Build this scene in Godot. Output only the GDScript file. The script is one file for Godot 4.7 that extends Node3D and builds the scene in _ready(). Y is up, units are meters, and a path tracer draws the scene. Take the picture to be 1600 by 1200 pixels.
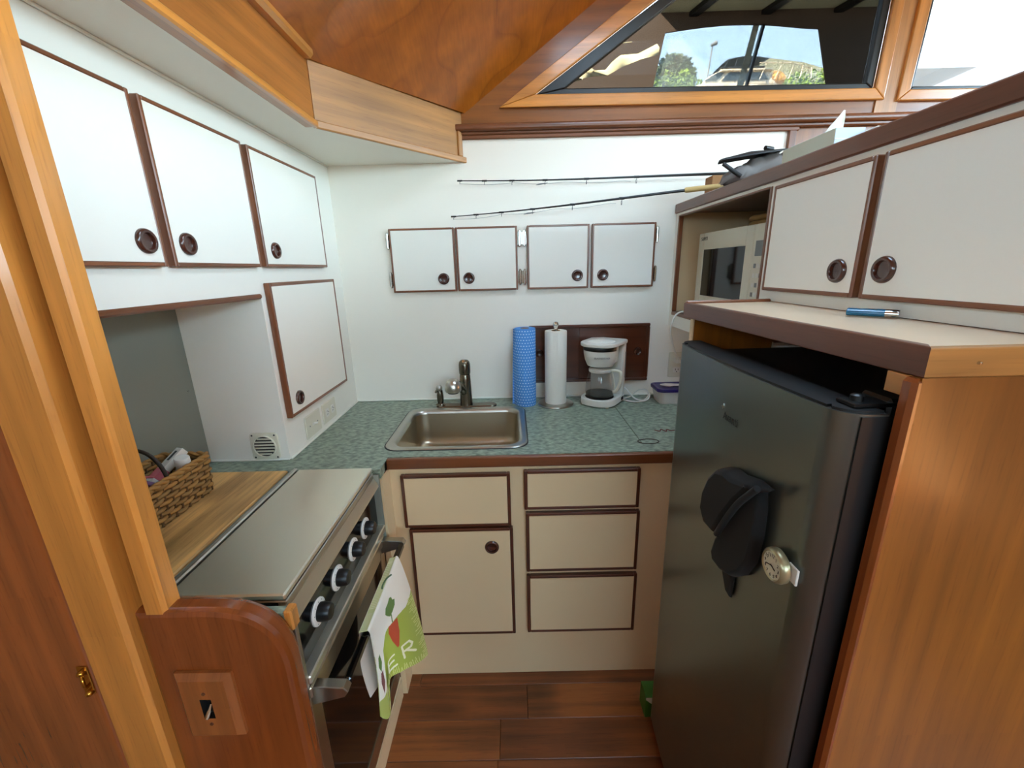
extends Node3D

# ------------------------------------------------------------------ mesh builder
class B:
	var vs := PackedVector3Array()
	var ns := PackedVector3Array()
	var us := PackedVector2Array()
	var g := 0
	var off := Vector2.ZERO
	var t := Transform3D.IDENTITY

	func uvp(p: Vector3, n: Vector3) -> Vector2:
		var o1 := (g + 1) % 3
		var o2 := (g + 2) % 3
		if absf(n[g]) > 0.9:
			return Vector2(p[o1], p[o2]) + off
		var o := o1 if absf(n[o1]) < absf(n[o2]) else o2
		return Vector2(p[g], p[o]) + off

	func put(p: Vector3, n: Vector3, u: Vector2) -> void:
		vs.append(t * p)
		ns.append((t.basis * n).normalized())
		us.append(u)

	func tri(a: Vector3, b: Vector3, c: Vector3, na: Vector3, nb: Vector3, nc: Vector3, uv = null) -> void:
		var u = uv if uv != null else [uvp(a, na), uvp(b, na), uvp(c, na)]
		var cr := (t.basis * (b - a)).cross(t.basis * (c - a))
		put(a, na, u[0])
		if cr.dot(t.basis * (na + nb + nc)) > 0.0:
			put(c, nc, u[2])
			put(b, nb, u[1])
		else:
			put(b, nb, u[1])
			put(c, nc, u[2])

	func quad(a: Vector3, b: Vector3, c: Vector3, d: Vector3, n: Vector3) -> void:
		tri(a, b, c, n, n, n)
		tri(a, c, d, n, n, n)

	func box(lo: Vector3, hi: Vector3, bev := 0.0) -> B:
		var c := (lo + hi) / 2.0
		var h := (hi - lo) / 2.0
		h = h.abs()
		var b := minf(bev, minf(h.x, minf(h.y, h.z)) * 0.9)
		for ax in 3:
			var a1 := (ax + 1) % 3
			var a2 := (ax + 2) % 3
			for s in [-1.0, 1.0]:
				var q := []
				for k in [[-1.0, -1.0], [1.0, -1.0], [1.0, 1.0], [-1.0, 1.0]]:
					var p := Vector3.ZERO
					p[ax] = s * h[ax]
					p[a1] = k[0] * (h[a1] - b)
					p[a2] = k[1] * (h[a2] - b)
					q.append(c + p)
				var n := Vector3.ZERO
				n[ax] = s
				quad(q[0], q[1], q[2], q[3], n)
			if b > 0.0:
				for s1 in [-1.0, 1.0]:
					for s2 in [-1.0, 1.0]:
						var e := []
						for k in [[0, -1.0], [0, 1.0], [1, 1.0], [1, -1.0]]:
							var p := Vector3.ZERO
							p[ax] = k[1] * (h[ax] - b)
							p[a1] = s1 * (h[a1] if k[0] == 0 else h[a1] - b)
							p[a2] = s2 * (h[a2] - b if k[0] == 0 else h[a2])
							e.append(c + p)
						var n2 := Vector3.ZERO
						n2[a1] = s1
						n2[a2] = s2
						quad(e[0], e[1], e[2], e[3], n2.normalized())
		if b > 0.0:
			for sx in [-1.0, 1.0]:
				for sy in [-1.0, 1.0]:
					for sz in [-1.0, 1.0]:
						var s := Vector3(sx, sy, sz)
						var n := s.normalized()
						tri(c + s * Vector3(h.x, h.y - b, h.z - b), c + s * Vector3(h.x - b, h.y, h.z - b), c + s * Vector3(h.x - b, h.y - b, h.z), n, n, n)
		return self

	func at(ax: int, p: Vector2, hh: float) -> Vector3:
		if ax == 0:
			return Vector3(hh, p.y, p.x)
		if ax == 1:
			return Vector3(p.x, hh, p.y)
		return Vector3(p.x, p.y, hh)

	func inset(poly: PackedVector2Array, d: float) -> PackedVector2Array:
		var out := PackedVector2Array()
		var n := poly.size()
		var area := 0.0
		for i in n:
			area += poly[i].cross(poly[(i + 1) % n])
		var sg := 1.0 if area > 0.0 else -1.0
		for i in n:
			var e1 := (poly[i] - poly[(i + n - 1) % n]).normalized()
			var e2 := (poly[(i + 1) % n] - poly[i]).normalized()
			var n1 := Vector2(-e1.y, e1.x) * sg
			var n2 := Vector2(-e2.y, e2.x) * sg
			var m := (n1 + n2).normalized()
			out.append(poly[i] + m * (d / maxf(0.35, m.dot(n1))))
		return out

	func prism(poly: PackedVector2Array, ax: int, a: float, b: float, bev := 0.0, smooth := false) -> B:
		var n := poly.size()
		var area := 0.0
		for i in n:
			area += poly[i].cross(poly[(i + 1) % n])
		var sg := 1.0 if area > 0.0 else -1.0
		var en := []
		for i in n:
			var e := (poly[(i + 1) % n] - poly[i]).normalized()
			en.append(Vector2(e.y, -e.x) * sg)
		var ringspec := []
		if bev > 0.0:
			ringspec = [[bev, a], [bev * 0.3, a + bev * 0.3], [0.0, a + bev], [0.0, b - bev], [bev * 0.3, b - bev * 0.3], [bev, b]]
		else:
			ringspec = [[0.0, a], [0.0, b]]
		var rings := []
		for r in ringspec:
			rings.append(poly if r[0] == 0.0 else inset(poly, r[0]))
		for k in ringspec.size() - 1:
			for i in n:
				var j := (i + 1) % n
				var p := [at(ax, rings[k][i], ringspec[k][1]), at(ax, rings[k][j], ringspec[k][1]), at(ax, rings[k + 1][j], ringspec[k + 1][1]), at(ax, rings[k + 1][i], ringspec[k + 1][1])]
				var tilt: float = 0.0
				if absf(ringspec[k][0] - ringspec[k + 1][0]) > 1e-6:
					tilt = signf(ringspec[k + 1][0] - ringspec[k][0]) * absf(ringspec[k][0] - ringspec[k + 1][0]) / maxf(1e-6, absf(ringspec[k + 1][1] - ringspec[k][1]))
				var n1: Vector2 = en[i]
				var n2: Vector2 = en[i]
				if smooth:
					var pr: Vector2 = en[(i + n - 1) % n]
					var nx: Vector2 = en[j]
					if pr.dot(en[i]) > 0.75:
						n1 = (pr + en[i]).normalized()
					if nx.dot(en[i]) > 0.75:
						n2 = (nx + en[i]).normalized()
				var w1 := at(ax, n1, tilt * signf(b - a)).normalized()
				var w2 := at(ax, n2, tilt * signf(b - a)).normalized()
				tri(p[0], p[1], p[2], w1, w2, w2)
				tri(p[0], p[2], p[3], w1, w2, w1)
		for side in 2:
			var pl: PackedVector2Array = rings[0] if side == 0 else rings[-1]
			var hh: float = a if side == 0 else b
			var nn := at(ax, Vector2.ZERO, (-1.0 if side == 0 else 1.0) * signf(b - a))
			var ix := Geometry2D.triangulate_polygon(pl)
			for i in range(0, ix.size(), 3):
				tri(at(ax, pl[ix[i]], hh), at(ax, pl[ix[i + 1]], hh), at(ax, pl[ix[i + 2]], hh), nn, nn, nn)
		return self

	func lathe(prof: Array, segs := 24, xf := Transform3D.IDENTITY, a0 := 0.0, a1 := TAU) -> B:
		var keep := t
		t = t * xf
		for k in prof.size() - 1:
			var p0: Vector2 = prof[k]
			var p1: Vector2 = prof[k + 1]
			if p0.distance_to(p1) < 1e-7:
				continue
			var d := (p1 - p0).normalized()
			var nn := Vector2(d.y, -d.x)
			var nA := nn
			var nB := nn
			if k > 0:
				var dp: Vector2 = (p0 - prof[k - 1]).normalized()
				var np := Vector2(dp.y, -dp.x)
				if np.dot(nn) > 0.72:
					nA = (np + nn).normalized()
			if k + 2 < prof.size():
				var dn: Vector2 = (prof[k + 2] - p1).normalized()
				var nx := Vector2(dn.y, -dn.x)
				if nx.dot(nn) > 0.72:
					nB = (nx + nn).normalized()
			for i in segs:
				var f0 := a0 + (a1 - a0) * i / segs
				var f1 := a0 + (a1 - a0) * (i + 1) / segs
				var c0 := Vector3(cos(f0), 0, sin(f0))
				var c1 := Vector3(cos(f1), 0, sin(f1))
				var q0 := c0 * p0.x + Vector3(0, p0.y, 0)
				var q1 := c1 * p0.x + Vector3(0, p0.y, 0)
				var q2 := c1 * p1.x + Vector3(0, p1.y, 0)
				var q3 := c0 * p1.x + Vector3(0, p1.y, 0)
				var m0 := c0 * nA.x + Vector3(0, nA.y, 0)
				var m1 := c1 * nA.x + Vector3(0, nA.y, 0)
				var m2 := c1 * nB.x + Vector3(0, nB.y, 0)
				var m3 := c0 * nB.x + Vector3(0, nB.y, 0)
				var u0 := float(i) / segs
				var u1 := float(i + 1) / segs
				if p0.x > 1e-6:
					tri(q0, q1, q2, m0, m1, m2, [Vector2(u0, p0.y), Vector2(u1, p0.y), Vector2(u1, p1.y)])
				if p1.x > 1e-6:
					tri(q0, q2, q3, m0, m2, m3, [Vector2(u0, p0.y), Vector2(u1, p1.y), Vector2(u0, p1.y)])
		t = keep
		return self

	func tube(pts: Array, r, segs := 8, closed := false) -> B:
		var n := pts.size()
		var ups := []
		var tang := []
		for i in n:
			var a: Vector3 = pts[(i + n - 1) % n] if closed else pts[maxi(i - 1, 0)]
			var b: Vector3 = pts[(i + 1) % n] if closed else pts[mini(i + 1, n - 1)]
			tang.append((b - a).normalized())
		var up: Vector3 = Vector3.UP if absf(tang[0].y) < 0.9 else Vector3.RIGHT
		for i in n:
			up = (up - tang[i] * up.dot(tang[i])).normalized()
			ups.append(up)
		var rings := []
		for i in n:
			var rr: float = r[i] if r is Array else r
			var s: Vector3 = tang[i].cross(ups[i])
			var ring := []
			for j in segs:
				var f := TAU * j / segs
				var d: Vector3 = ups[i] * cos(f) + s * sin(f)
				ring.append([pts[i] + d * rr, d])
			rings.append(ring)
		var len := 0.0
		for i in (n if closed else n - 1):
			var ra: Array = rings[i]
			var rb: Array = rings[(i + 1) % n]
			var l2: float = len + pts[i].distance_to(pts[(i + 1) % n])
			for j in segs:
				var k := (j + 1) % segs
				var w := [Vector2(len, float(j) / segs), Vector2(len, float(j + 1) / segs), Vector2(l2, float(j + 1) / segs), Vector2(l2, float(j) / segs)]
				tri(ra[j][0], ra[k][0], rb[k][0], ra[j][1], ra[k][1], rb[k][1], [w[0], w[1], w[2]])
				tri(ra[j][0], rb[k][0], rb[j][0], ra[j][1], rb[k][1], rb[j][1], [w[0], w[2], w[3]])
			len = l2
		if not closed:
			for e in 2:
				var ring: Array = rings[0] if e == 0 else rings[-1]
				var nn: Vector3 = -tang[0] if e == 0 else tang[-1]
				var c: Vector3 = pts[0] if e == 0 else pts[-1]
				for j in segs:
					tri(c, ring[j][0], ring[(j + 1) % segs][0], nn, nn, nn)
		return self

	# grid of points P[i][j]; smooth normals
	func surf(P: Array, wrap := false, flip := 1.0, uvs = null) -> B:
		var ni := P.size()
		var nj: int = P[0].size()
		var N := []
		for i in ni:
			var row := []
			for j in nj:
				var du: Vector3 = P[mini(i + 1, ni - 1)][j] - P[maxi(i - 1, 0)][j]
				var dv: Vector3
				if wrap:
					dv = P[i][(j + 1) % nj] - P[i][(j + nj - 1) % nj]
				else:
					dv = P[i][mini(j + 1, nj - 1)] - P[i][maxi(j - 1, 0)]
				var c := du.cross(dv)
				row.append(c.normalized() * flip if c.length() > 1e-12 else Vector3.UP)
			N.append(row)
		for i in ni - 1:
			for j in (nj if wrap else nj - 1):
				var k := (j + 1) % nj
				var ua = null
				var ub = null
				if uvs != null:
					ua = [uvs[i][j], uvs[i][k], uvs[i + 1][k]]
					ub = [uvs[i][j], uvs[i + 1][k], uvs[i + 1][j]]
				tri(P[i][j], P[i][k], P[i + 1][k], N[i][j], N[i][k], N[i + 1][k], ua)
				tri(P[i][j], P[i + 1][k], P[i + 1][j], N[i][j], N[i + 1][k], N[i + 1][j], ub)
		return self

	# a sheet with thickness: both faces and the rim
	func sheet(P: Array, thick: float, uvs = null) -> B:
		var ni := P.size()
		var nj: int = P[0].size()
		var Q := []
		for i in ni:
			var row := []
			for j in nj:
				var du: Vector3 = P[mini(i + 1, ni - 1)][j] - P[maxi(i - 1, 0)][j]
				var dv: Vector3 = P[i][mini(j + 1, nj - 1)] - P[i][maxi(j - 1, 0)]
				row.append(P[i][j] - du.cross(dv).normalized() * thick)
			Q.append(row)
		surf(P, false, 1.0, uvs)
		surf(Q, false, -1.0, uvs)
		for e in [[0, true], [ni - 1, true], [0, false], [nj - 1, false]]:
			var cnt := nj if e[1] else ni
			for k in cnt - 1:
				var a: Vector3 = P[e[0]][k] if e[1] else P[k][e[0]]
				var b: Vector3 = P[e[0]][k + 1] if e[1] else P[k + 1][e[0]]
				var c: Vector3 = Q[e[0]][k + 1] if e[1] else Q[k + 1][e[0]]
				var d: Vector3 = Q[e[0]][k] if e[1] else Q[k][e[0]]
				var nn := (b - a).cross(d - a).normalized()
				var uu = null
				if uvs != null:
					var w: Vector2 = uvs[e[0]][k] if e[1] else uvs[k][e[0]]
					uu = [w, w, w]
				tri(a, b, c, nn, nn, nn, uu)
				tri(a, c, d, nn, nn, nn, uu)
		return self

	# rings of equal length joined, ends closed with fans when asked
	func loft(rings: Array, cap0 := true, cap1 := true, flip := 1.0) -> B:
		surf(rings, true, flip)
		for e in 2:
			if (e == 0 and cap0) or (e == 1 and cap1):
				var r: Array = rings[0] if e == 0 else rings[-1]
				var c := Vector3.ZERO
				for p in r:
					c += p
				c /= r.size()
				var nn: Vector3 = (r[1] - c).cross(r[0] - c).normalized()
				for j in r.size():
					tri(c, r[j], r[(j + 1) % r.size()], nn, nn, nn)
		return self

	func mesh() -> ArrayMesh:
		var a := []
		a.resize(Mesh.ARRAY_MAX)
		a[Mesh.ARRAY_VERTEX] = vs
		a[Mesh.ARRAY_NORMAL] = ns
		a[Mesh.ARRAY_TEX_UV] = us
		var m := ArrayMesh.new()
		m.add_surface_from_arrays(Mesh.PRIMITIVE_TRIANGLES, a)
		return m


func v2(a: Array) -> PackedVector2Array:
	var o := PackedVector2Array()
	for p in a:
		o.append(Vector2(p[0], p[1]))
	return o


func rrect(hx: float, hz: float, r: float, y: float, c := Vector2.ZERO, k := 6) -> Array:
	var out := []
	for q in 4:
		var sx := 1.0 if q == 0 or q == 3 else -1.0
		var sz := 1.0 if q < 2 else -1.0
		for i in k + 1:
			var f := PI / 2 * q + PI / 2 * i / k
			out.append(Vector3(c.x + sx * (hx - r) + r * cos(f), y, c.y + sz * (hz - r) + r * sin(f)))
	return out


func round_poly(pts: Array, rad: Array, k := 6) -> PackedVector2Array:
	var out := PackedVector2Array()
	var n := pts.size()
	for i in n:
		var p := Vector2(pts[i][0], pts[i][1])
		var a := Vector2(pts[(i + n - 1) % n][0], pts[(i + n - 1) % n][1])
		var b := Vector2(pts[(i + 1) % n][0], pts[(i + 1) % n][1])
		var r: float = rad[i]
		if r <= 0.0:
			out.append(p)
			continue
		var pa := p + (a - p).normalized() * r
		var pb := p + (b - p).normalized() * r
		for s in k + 1:
			var q := float(s) / k
			out.append(pa.lerp(p, q).lerp(p.lerp(pb, q), q))
	return out


func spline(pts: Array, n := 6) -> Array:
	var out := []
	for i in pts.size() - 1:
		var p0: Vector3 = pts[maxi(i - 1, 0)]
		var p1: Vector3 = pts[i]
		var p2: Vector3 = pts[i + 1]
		var p3: Vector3 = pts[mini(i + 2, pts.size() - 1)]
		for k in n:
			out.append(p1.cubic_interpolate(p2, p0, p3, float(k) / n))
	out.append(pts[-1])
	return out


# ------------------------------------------------------------------ nodes
var M := {}
var used := {}

func numbered(n: String) -> String:
	if not used.has(n):
		used[n] = 0
		return n
	used[n] += 1
	return "%s_%03d" % [n, used[n]]


func obj(called: String, b, m, parent = null) -> MeshInstance3D:
	var o := MeshInstance3D.new()
	o.mesh = b.mesh() if b is B else b
	o.material_override = null
	if o.mesh is ArrayMesh:
		o.mesh.surface_set_material(0, M[m])
	else:
		o.material_override = M[m]
	o.cast_shadow = GeometryInstance3D.SHADOW_CASTING_SETTING_ON
	if parent == null:
		o.name = numbered(called)
		add_child(o, true)
	else:
		o.name = called
		parent.add_child(o, true)
	return o


func thing(called: String, label: String, category: String, pos := Vector3.ZERO, group := "") -> Node3D:
	var o := Node3D.new()
	o.name = numbered(called)
	add_child(o, true)
	o.position = pos
	tag(o, label, category, group)
	return o


func tag(o, label: String, category: String, group := "") -> void:
	o.set_meta("label", label)
	o.set_meta("category", category)
	if group != "":
		o.set_meta("group", group)


func struct(called: String, b, m, label := "") -> MeshInstance3D:
	var o := obj(called, b, m)
	o.set_meta("kind", "structure")
	if label != "":
		o.set_meta("label", label)
	return o


func struct_node(called: String, label := "") -> Node3D:
	var o := Node3D.new()
	o.name = numbered(called)
	add_child(o, true)
	o.set_meta("kind", "structure")
	if label != "":
		o.set_meta("label", label)
	return o


func text(called: String, s: String, h: float, depth: float, xf: Transform3D, m: String, parent) -> void:
	var tm := TextMesh.new()
	var f := SystemFont.new()
	f.font_names = PackedStringArray(["Droid Sans"])
	tm.font = f
	tm.font_size = 32
	tm.pixel_size = h / 23.0
	tm.depth = depth
	tm.text = s
	var o := MeshInstance3D.new()
	o.name = called
	o.mesh = tm
	o.material_override = M[m]
	o.transform = xf
	parent.add_child(o, true)


# ------------------------------------------------------------------ textures
func noise_image(w: int, h: int, freq: float, sd: int, oct := 3) -> Image:
	var n := FastNoiseLite.new()
	n.noise_type = FastNoiseLite.TYPE_SIMPLEX_SMOOTH
	n.frequency = freq
	n.seed = sd
	n.fractal_octaves = oct
	var im := n.get_seamless_image(w, h, false, false, 0.15, true)
	im.convert(Image.FORMAT_L8)
	return im


func stretched(w0: int, h0: int, w: int, h: int, freq: float, sd: int, oct := 3) -> PackedByteArray:
	var im := noise_image(w0, h0, freq, sd, oct)
	im.resize(w, h, Image.INTERPOLATE_BILINEAR)
	return im.get_data()


func tex(im: Image) -> ImageTexture:
	return ImageTexture.create_from_image(im)


# multiplies a wood's colour: streaks along u
func grain_texture(sd: int, contrast: float, coarse: float, pores: float) -> ImageTexture:
	var w := 512
	var h := 1024
	var a := stretched(16, 512, w, h, 0.05, sd)
	var b := stretched(48, 1024, w, h, 0.22, sd + 1, 2)
	var c := stretched(24, 48, w, h, 0.06, sd + 2, 3)
	var d := PackedByteArray()
	d.resize(w * h * 3)
	for i in w * h:
		var s := (a[i] / 255.0 - 0.5) * contrast + (c[i] / 255.0 - 0.5) * coarse
		var p := maxf(0.0, b[i] / 255.0 - 0.62) * pores
		var v := clampf(0.86 + s - p, 0.0, 1.0)
		d[i * 3] = int(255 * clampf(v + 0.01, 0, 1))
		d[i * 3 + 1] = int(255 * clampf(v - p * 0.2, 0, 1))
		d[i * 3 + 2] = int(255 * clampf(v - 0.02 - p * 0.3 - absf(s) * 0.15, 0, 1))
	return tex(Image.create_from_data(w, h, false, Image.FORMAT_RGB8, d))


# rotary cut veneer: wide wandering rings
func veneer_texture(sd: int) -> ImageTexture:
	var w := 768
	var h := 768
	var f := noise_image(w, h, 0.0030, sd, 2).get_data()
	var g := stretched(96, 768, w, h, 0.2, sd + 4, 2)
	var k := noise_image(w, h, 0.02, sd + 7, 3).get_data()
	var d := PackedByteArray()
	d.resize(w * h * 3)
	for i in w * h:
		var r := fmod(f[i] / 255.0 * 3.0, 1.0)
		var ring := smoothstep(0.0, 0.12, r) * (1.0 - 0.55 * smoothstep(0.2, 1.0, r))
		var v := clampf(0.82 + ring * 0.11 + (g[i] / 255.0 - 0.5) * 0.10 + (k[i] / 255.0 - 0.5) * 0.16, 0, 1)
		d[i * 3] = int(255 * v)
		d[i * 3 + 1] = int(255 * clampf(v - 0.02 + ring * 0.02, 0, 1))
		d[i * 3 + 2] = int(255 * clampf(v - 0.05, 0, 1))
	return tex(Image.create_from_data(w, h, false, Image.FORMAT_RGB8, d))


func mottle_texture(sd: int, c0: Color, c1: Color, c2: Color) -> ImageTexture:
	var w := 512
	var a := noise_image(w, w, 0.035, sd, 4).get_data()
	var b := stretched(256, 512, w, w, 0.09, sd + 3, 3)
	var d := PackedByteArray()
	d.resize(w * w * 3)
	for i in w * w:
		var v := clampf((a[i] * 0.55 + b[i] * 0.45) / 255.0, 0, 1)
		var c := c0.lerp(c1, smoothstep(0.25, 0.55, v)).lerp(c2, smoothstep(0.55, 0.85, v))
		d[i * 3] = int(255 * c.r)
		d[i * 3 + 1] = int(255 * c.g)
		d[i * 3 + 2] = int(255 * c.b)
	return tex(Image.create_from_data(w, w, false, Image.FORMAT_RGB8, d))


func stroke(im: Image, pts: Array, wd: float, c: Color) -> void:
	for i in pts.size() - 1:
		var a := Vector2(pts[i][0], pts[i][1])
		var b := Vector2(pts[i + 1][0], pts[i + 1][1])
		var lo := a.min(b) - Vector2(wd, wd)
		var hi := a.max(b) + Vector2(wd, wd)
		for y in range(maxi(0, int(lo.y)), mini(im.get_height(), int(hi.y) + 1)):
			for x in range(maxi(0, int(lo.x)), mini(im.get_width(), int(hi.x) + 1)):
				var p := Vector2(x, y)
				if p.distance_to(Geometry2D.get_closest_point_to_segment(p, a, b)) < wd * 0.5:
					im.set_pixel(x, y, c)


func fillpoly(im: Image, pts: Array, c: Color) -> void:
	var poly := v2(pts)
	var lo := poly[0]
	var hi := poly[0]
	for p in poly:
		lo = lo.min(p)
		hi = hi.max(p)
	for y in range(maxi(0, int(lo.y)), mini(im.get_height(), int(hi.y) + 1)):
		for x in range(maxi(0, int(lo.x)), mini(im.get_width(), int(hi.x) + 1)):
			if Geometry2D.is_point_in_polygon(Vector2(x, y), poly):
				im.set_pixel(x, y, c)


func towel_texture() -> ImageTexture:
	var im := Image.create(256, 384, false, Image.FORMAT_RGB8)
	im.fill(Color(0.90, 0.87, 0.80))
	var green := Color(0.62, 0.66, 0.24)
	fillpoly(im, [[-2, 150], [40, 178], [188, 186], [196, 386], [-2, 386]], green)
	fillpoly(im, [[196, 300], [258, 330], [258, 386], [196, 386]], Color(0.66, 0.68, 0.34))
	var rng := RandomNumberGenerator.new()
	rng.seed = 5
	for k in 44:
		var y := 165 + k * 5
		stroke(im, [[0, y + rng.randf_range(-3, 3)], [rng.randf_range(14, 34), y + rng.randf_range(-2, 8)]], 2.2, Color(0.80, 0.80, 0.48))
	for k in 30:
		var x := 6 + k * 6
		stroke(im, [[x, 383], [x + rng.randf_range(-4, 4), rng.randf_range(352, 366)]], 2.2, Color(0.80, 0.80, 0.48))
	# carrot with its leaves
	var leaf := Color(0.36, 0.47, 0.20)
	fillpoly(im, [[104, 84], [120, 96], [134, 100], [140, 122], [128, 138], [112, 152], [96, 146], [80, 134], [76, 116], [88, 108], [92, 92]], leaf)
	stroke(im, [[106, 140], [104, 188]], 5, leaf)
	fillpoly(im, [[80, 184], [128, 182], [132, 206], [120, 244], [98, 288], [92, 284], [82, 236]], Color(0.72, 0.28, 0.13))
	# half hidden beet at the fold
	fillpoly(im, [[214, 168], [224, 176], [228, 204], [214, 226], [206, 200]], leaf)
	fillpoly(im, [[206, 226], [218, 230], [222, 262], [212, 300], [202, 268]], Color(0.46, 0.26, 0.24))
	# the letters that show
	var ink := Color(0.90, 0.88, 0.74)
	stroke(im, [[150, 312], [146, 352]], 7, ink)
	stroke(im, [[150, 312], [118, 304]], 7, ink)
	stroke(im, [[148, 331], [122, 325]], 7, ink)
	stroke(im, [[146, 352], [112, 344]], 7, ink)
	stroke(im, [[84, 296], [82, 338]], 7, ink)
	stroke(im, [[84, 296], [58, 292], [50, 304], [56, 314], [83, 318]], 7, ink)
	stroke(im, [[72, 317], [46, 334]], 7, ink)
	stroke(im, [[186, 322], [176, 360]], 6, ink)
	return tex(im)


func dots_texture() -> ImageTexture:
	var im := Image.create(256, 256, false, Image.FORMAT_RGB8)
	im.fill(Color(0.30, 0.56, 0.84))
	for j in 16:
		for i in 16:
			var c := Vector2(i * 16 + (8 if j % 2 else 0), j * 16 + 8)
			for y in range(-4, 5):
				for x in range(-4, 5):
					if Vector2(x, y * 1.4).length() < 4.2:
						im.set_pixel(posmod(int(c.x) + x, 256), posmod(int(c.y) + y, 256), Color(0.74, 0.86, 0.96))
	return tex(im)


func quilt_texture() -> ImageTexture:
	var im := Image.create(256, 256, false, Image.FORMAT_L8)
	for y in 256:
		for x in 256:
			var v := 0.5 + 0.25 * sin((x + y) * TAU / 32.0) * sin((x - y) * TAU / 32.0) + 0.2 * sin(x * TAU / 16.0) * sin(y * TAU / 16.0)
			im.set_pixel(x, y, Color(v, v, v))
	return tex(im)


func mat(key: String, c: Color, rough: float, o := {}) -> StandardMaterial3D:
	var m := StandardMaterial3D.new()
	m.resource_name = key
	m.albedo_color = c
	m.roughness = rough
	m.metallic = o.get("metal", 0.0)
	if o.has("tex"):
		m.albedo_texture = o.tex
		var s: float = o.get("scale", 1.0)
		m.uv1_scale = Vector3(s, o.get("scale_v", s), s)
	if o.has("tri"):
		m.uv1_triplanar = true
		m.uv1_world_triplanar = true
		m.uv1_scale = Vector3.ONE * float(o.tri)
	if o.has("coat"):
		m.clearcoat_enabled = true
		m.clearcoat = o.coat
		m.clearcoat_roughness = o.get("coat_rough", 0.08)
	if o.has("alpha"):
		m.transparency = BaseMaterial3D.TRANSPARENCY_ALPHA
		m.albedo_color.a = o.alpha
	if o.has("back"):
		m.backlight_enabled = true
		m.backlight = o.back
	if o.has("bump"):
		m.heightmap_enabled = true
		m.heightmap_texture = o.bump
		m.heightmap_scale = o.get("bump_scale", 0.1)
	if o.has("rim"):
		m.rim_enabled = true
		m.rim = o.rim
	if o.has("rough_tex"):
		m.roughness_texture = o.rough_tex
	if o.has("emit"):
		m.emission_enabled = true
		m.emission = o.emit
		m.emission_energy_multiplier = o.get("power", 1.0)
	M[key] = m
	return m


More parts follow.
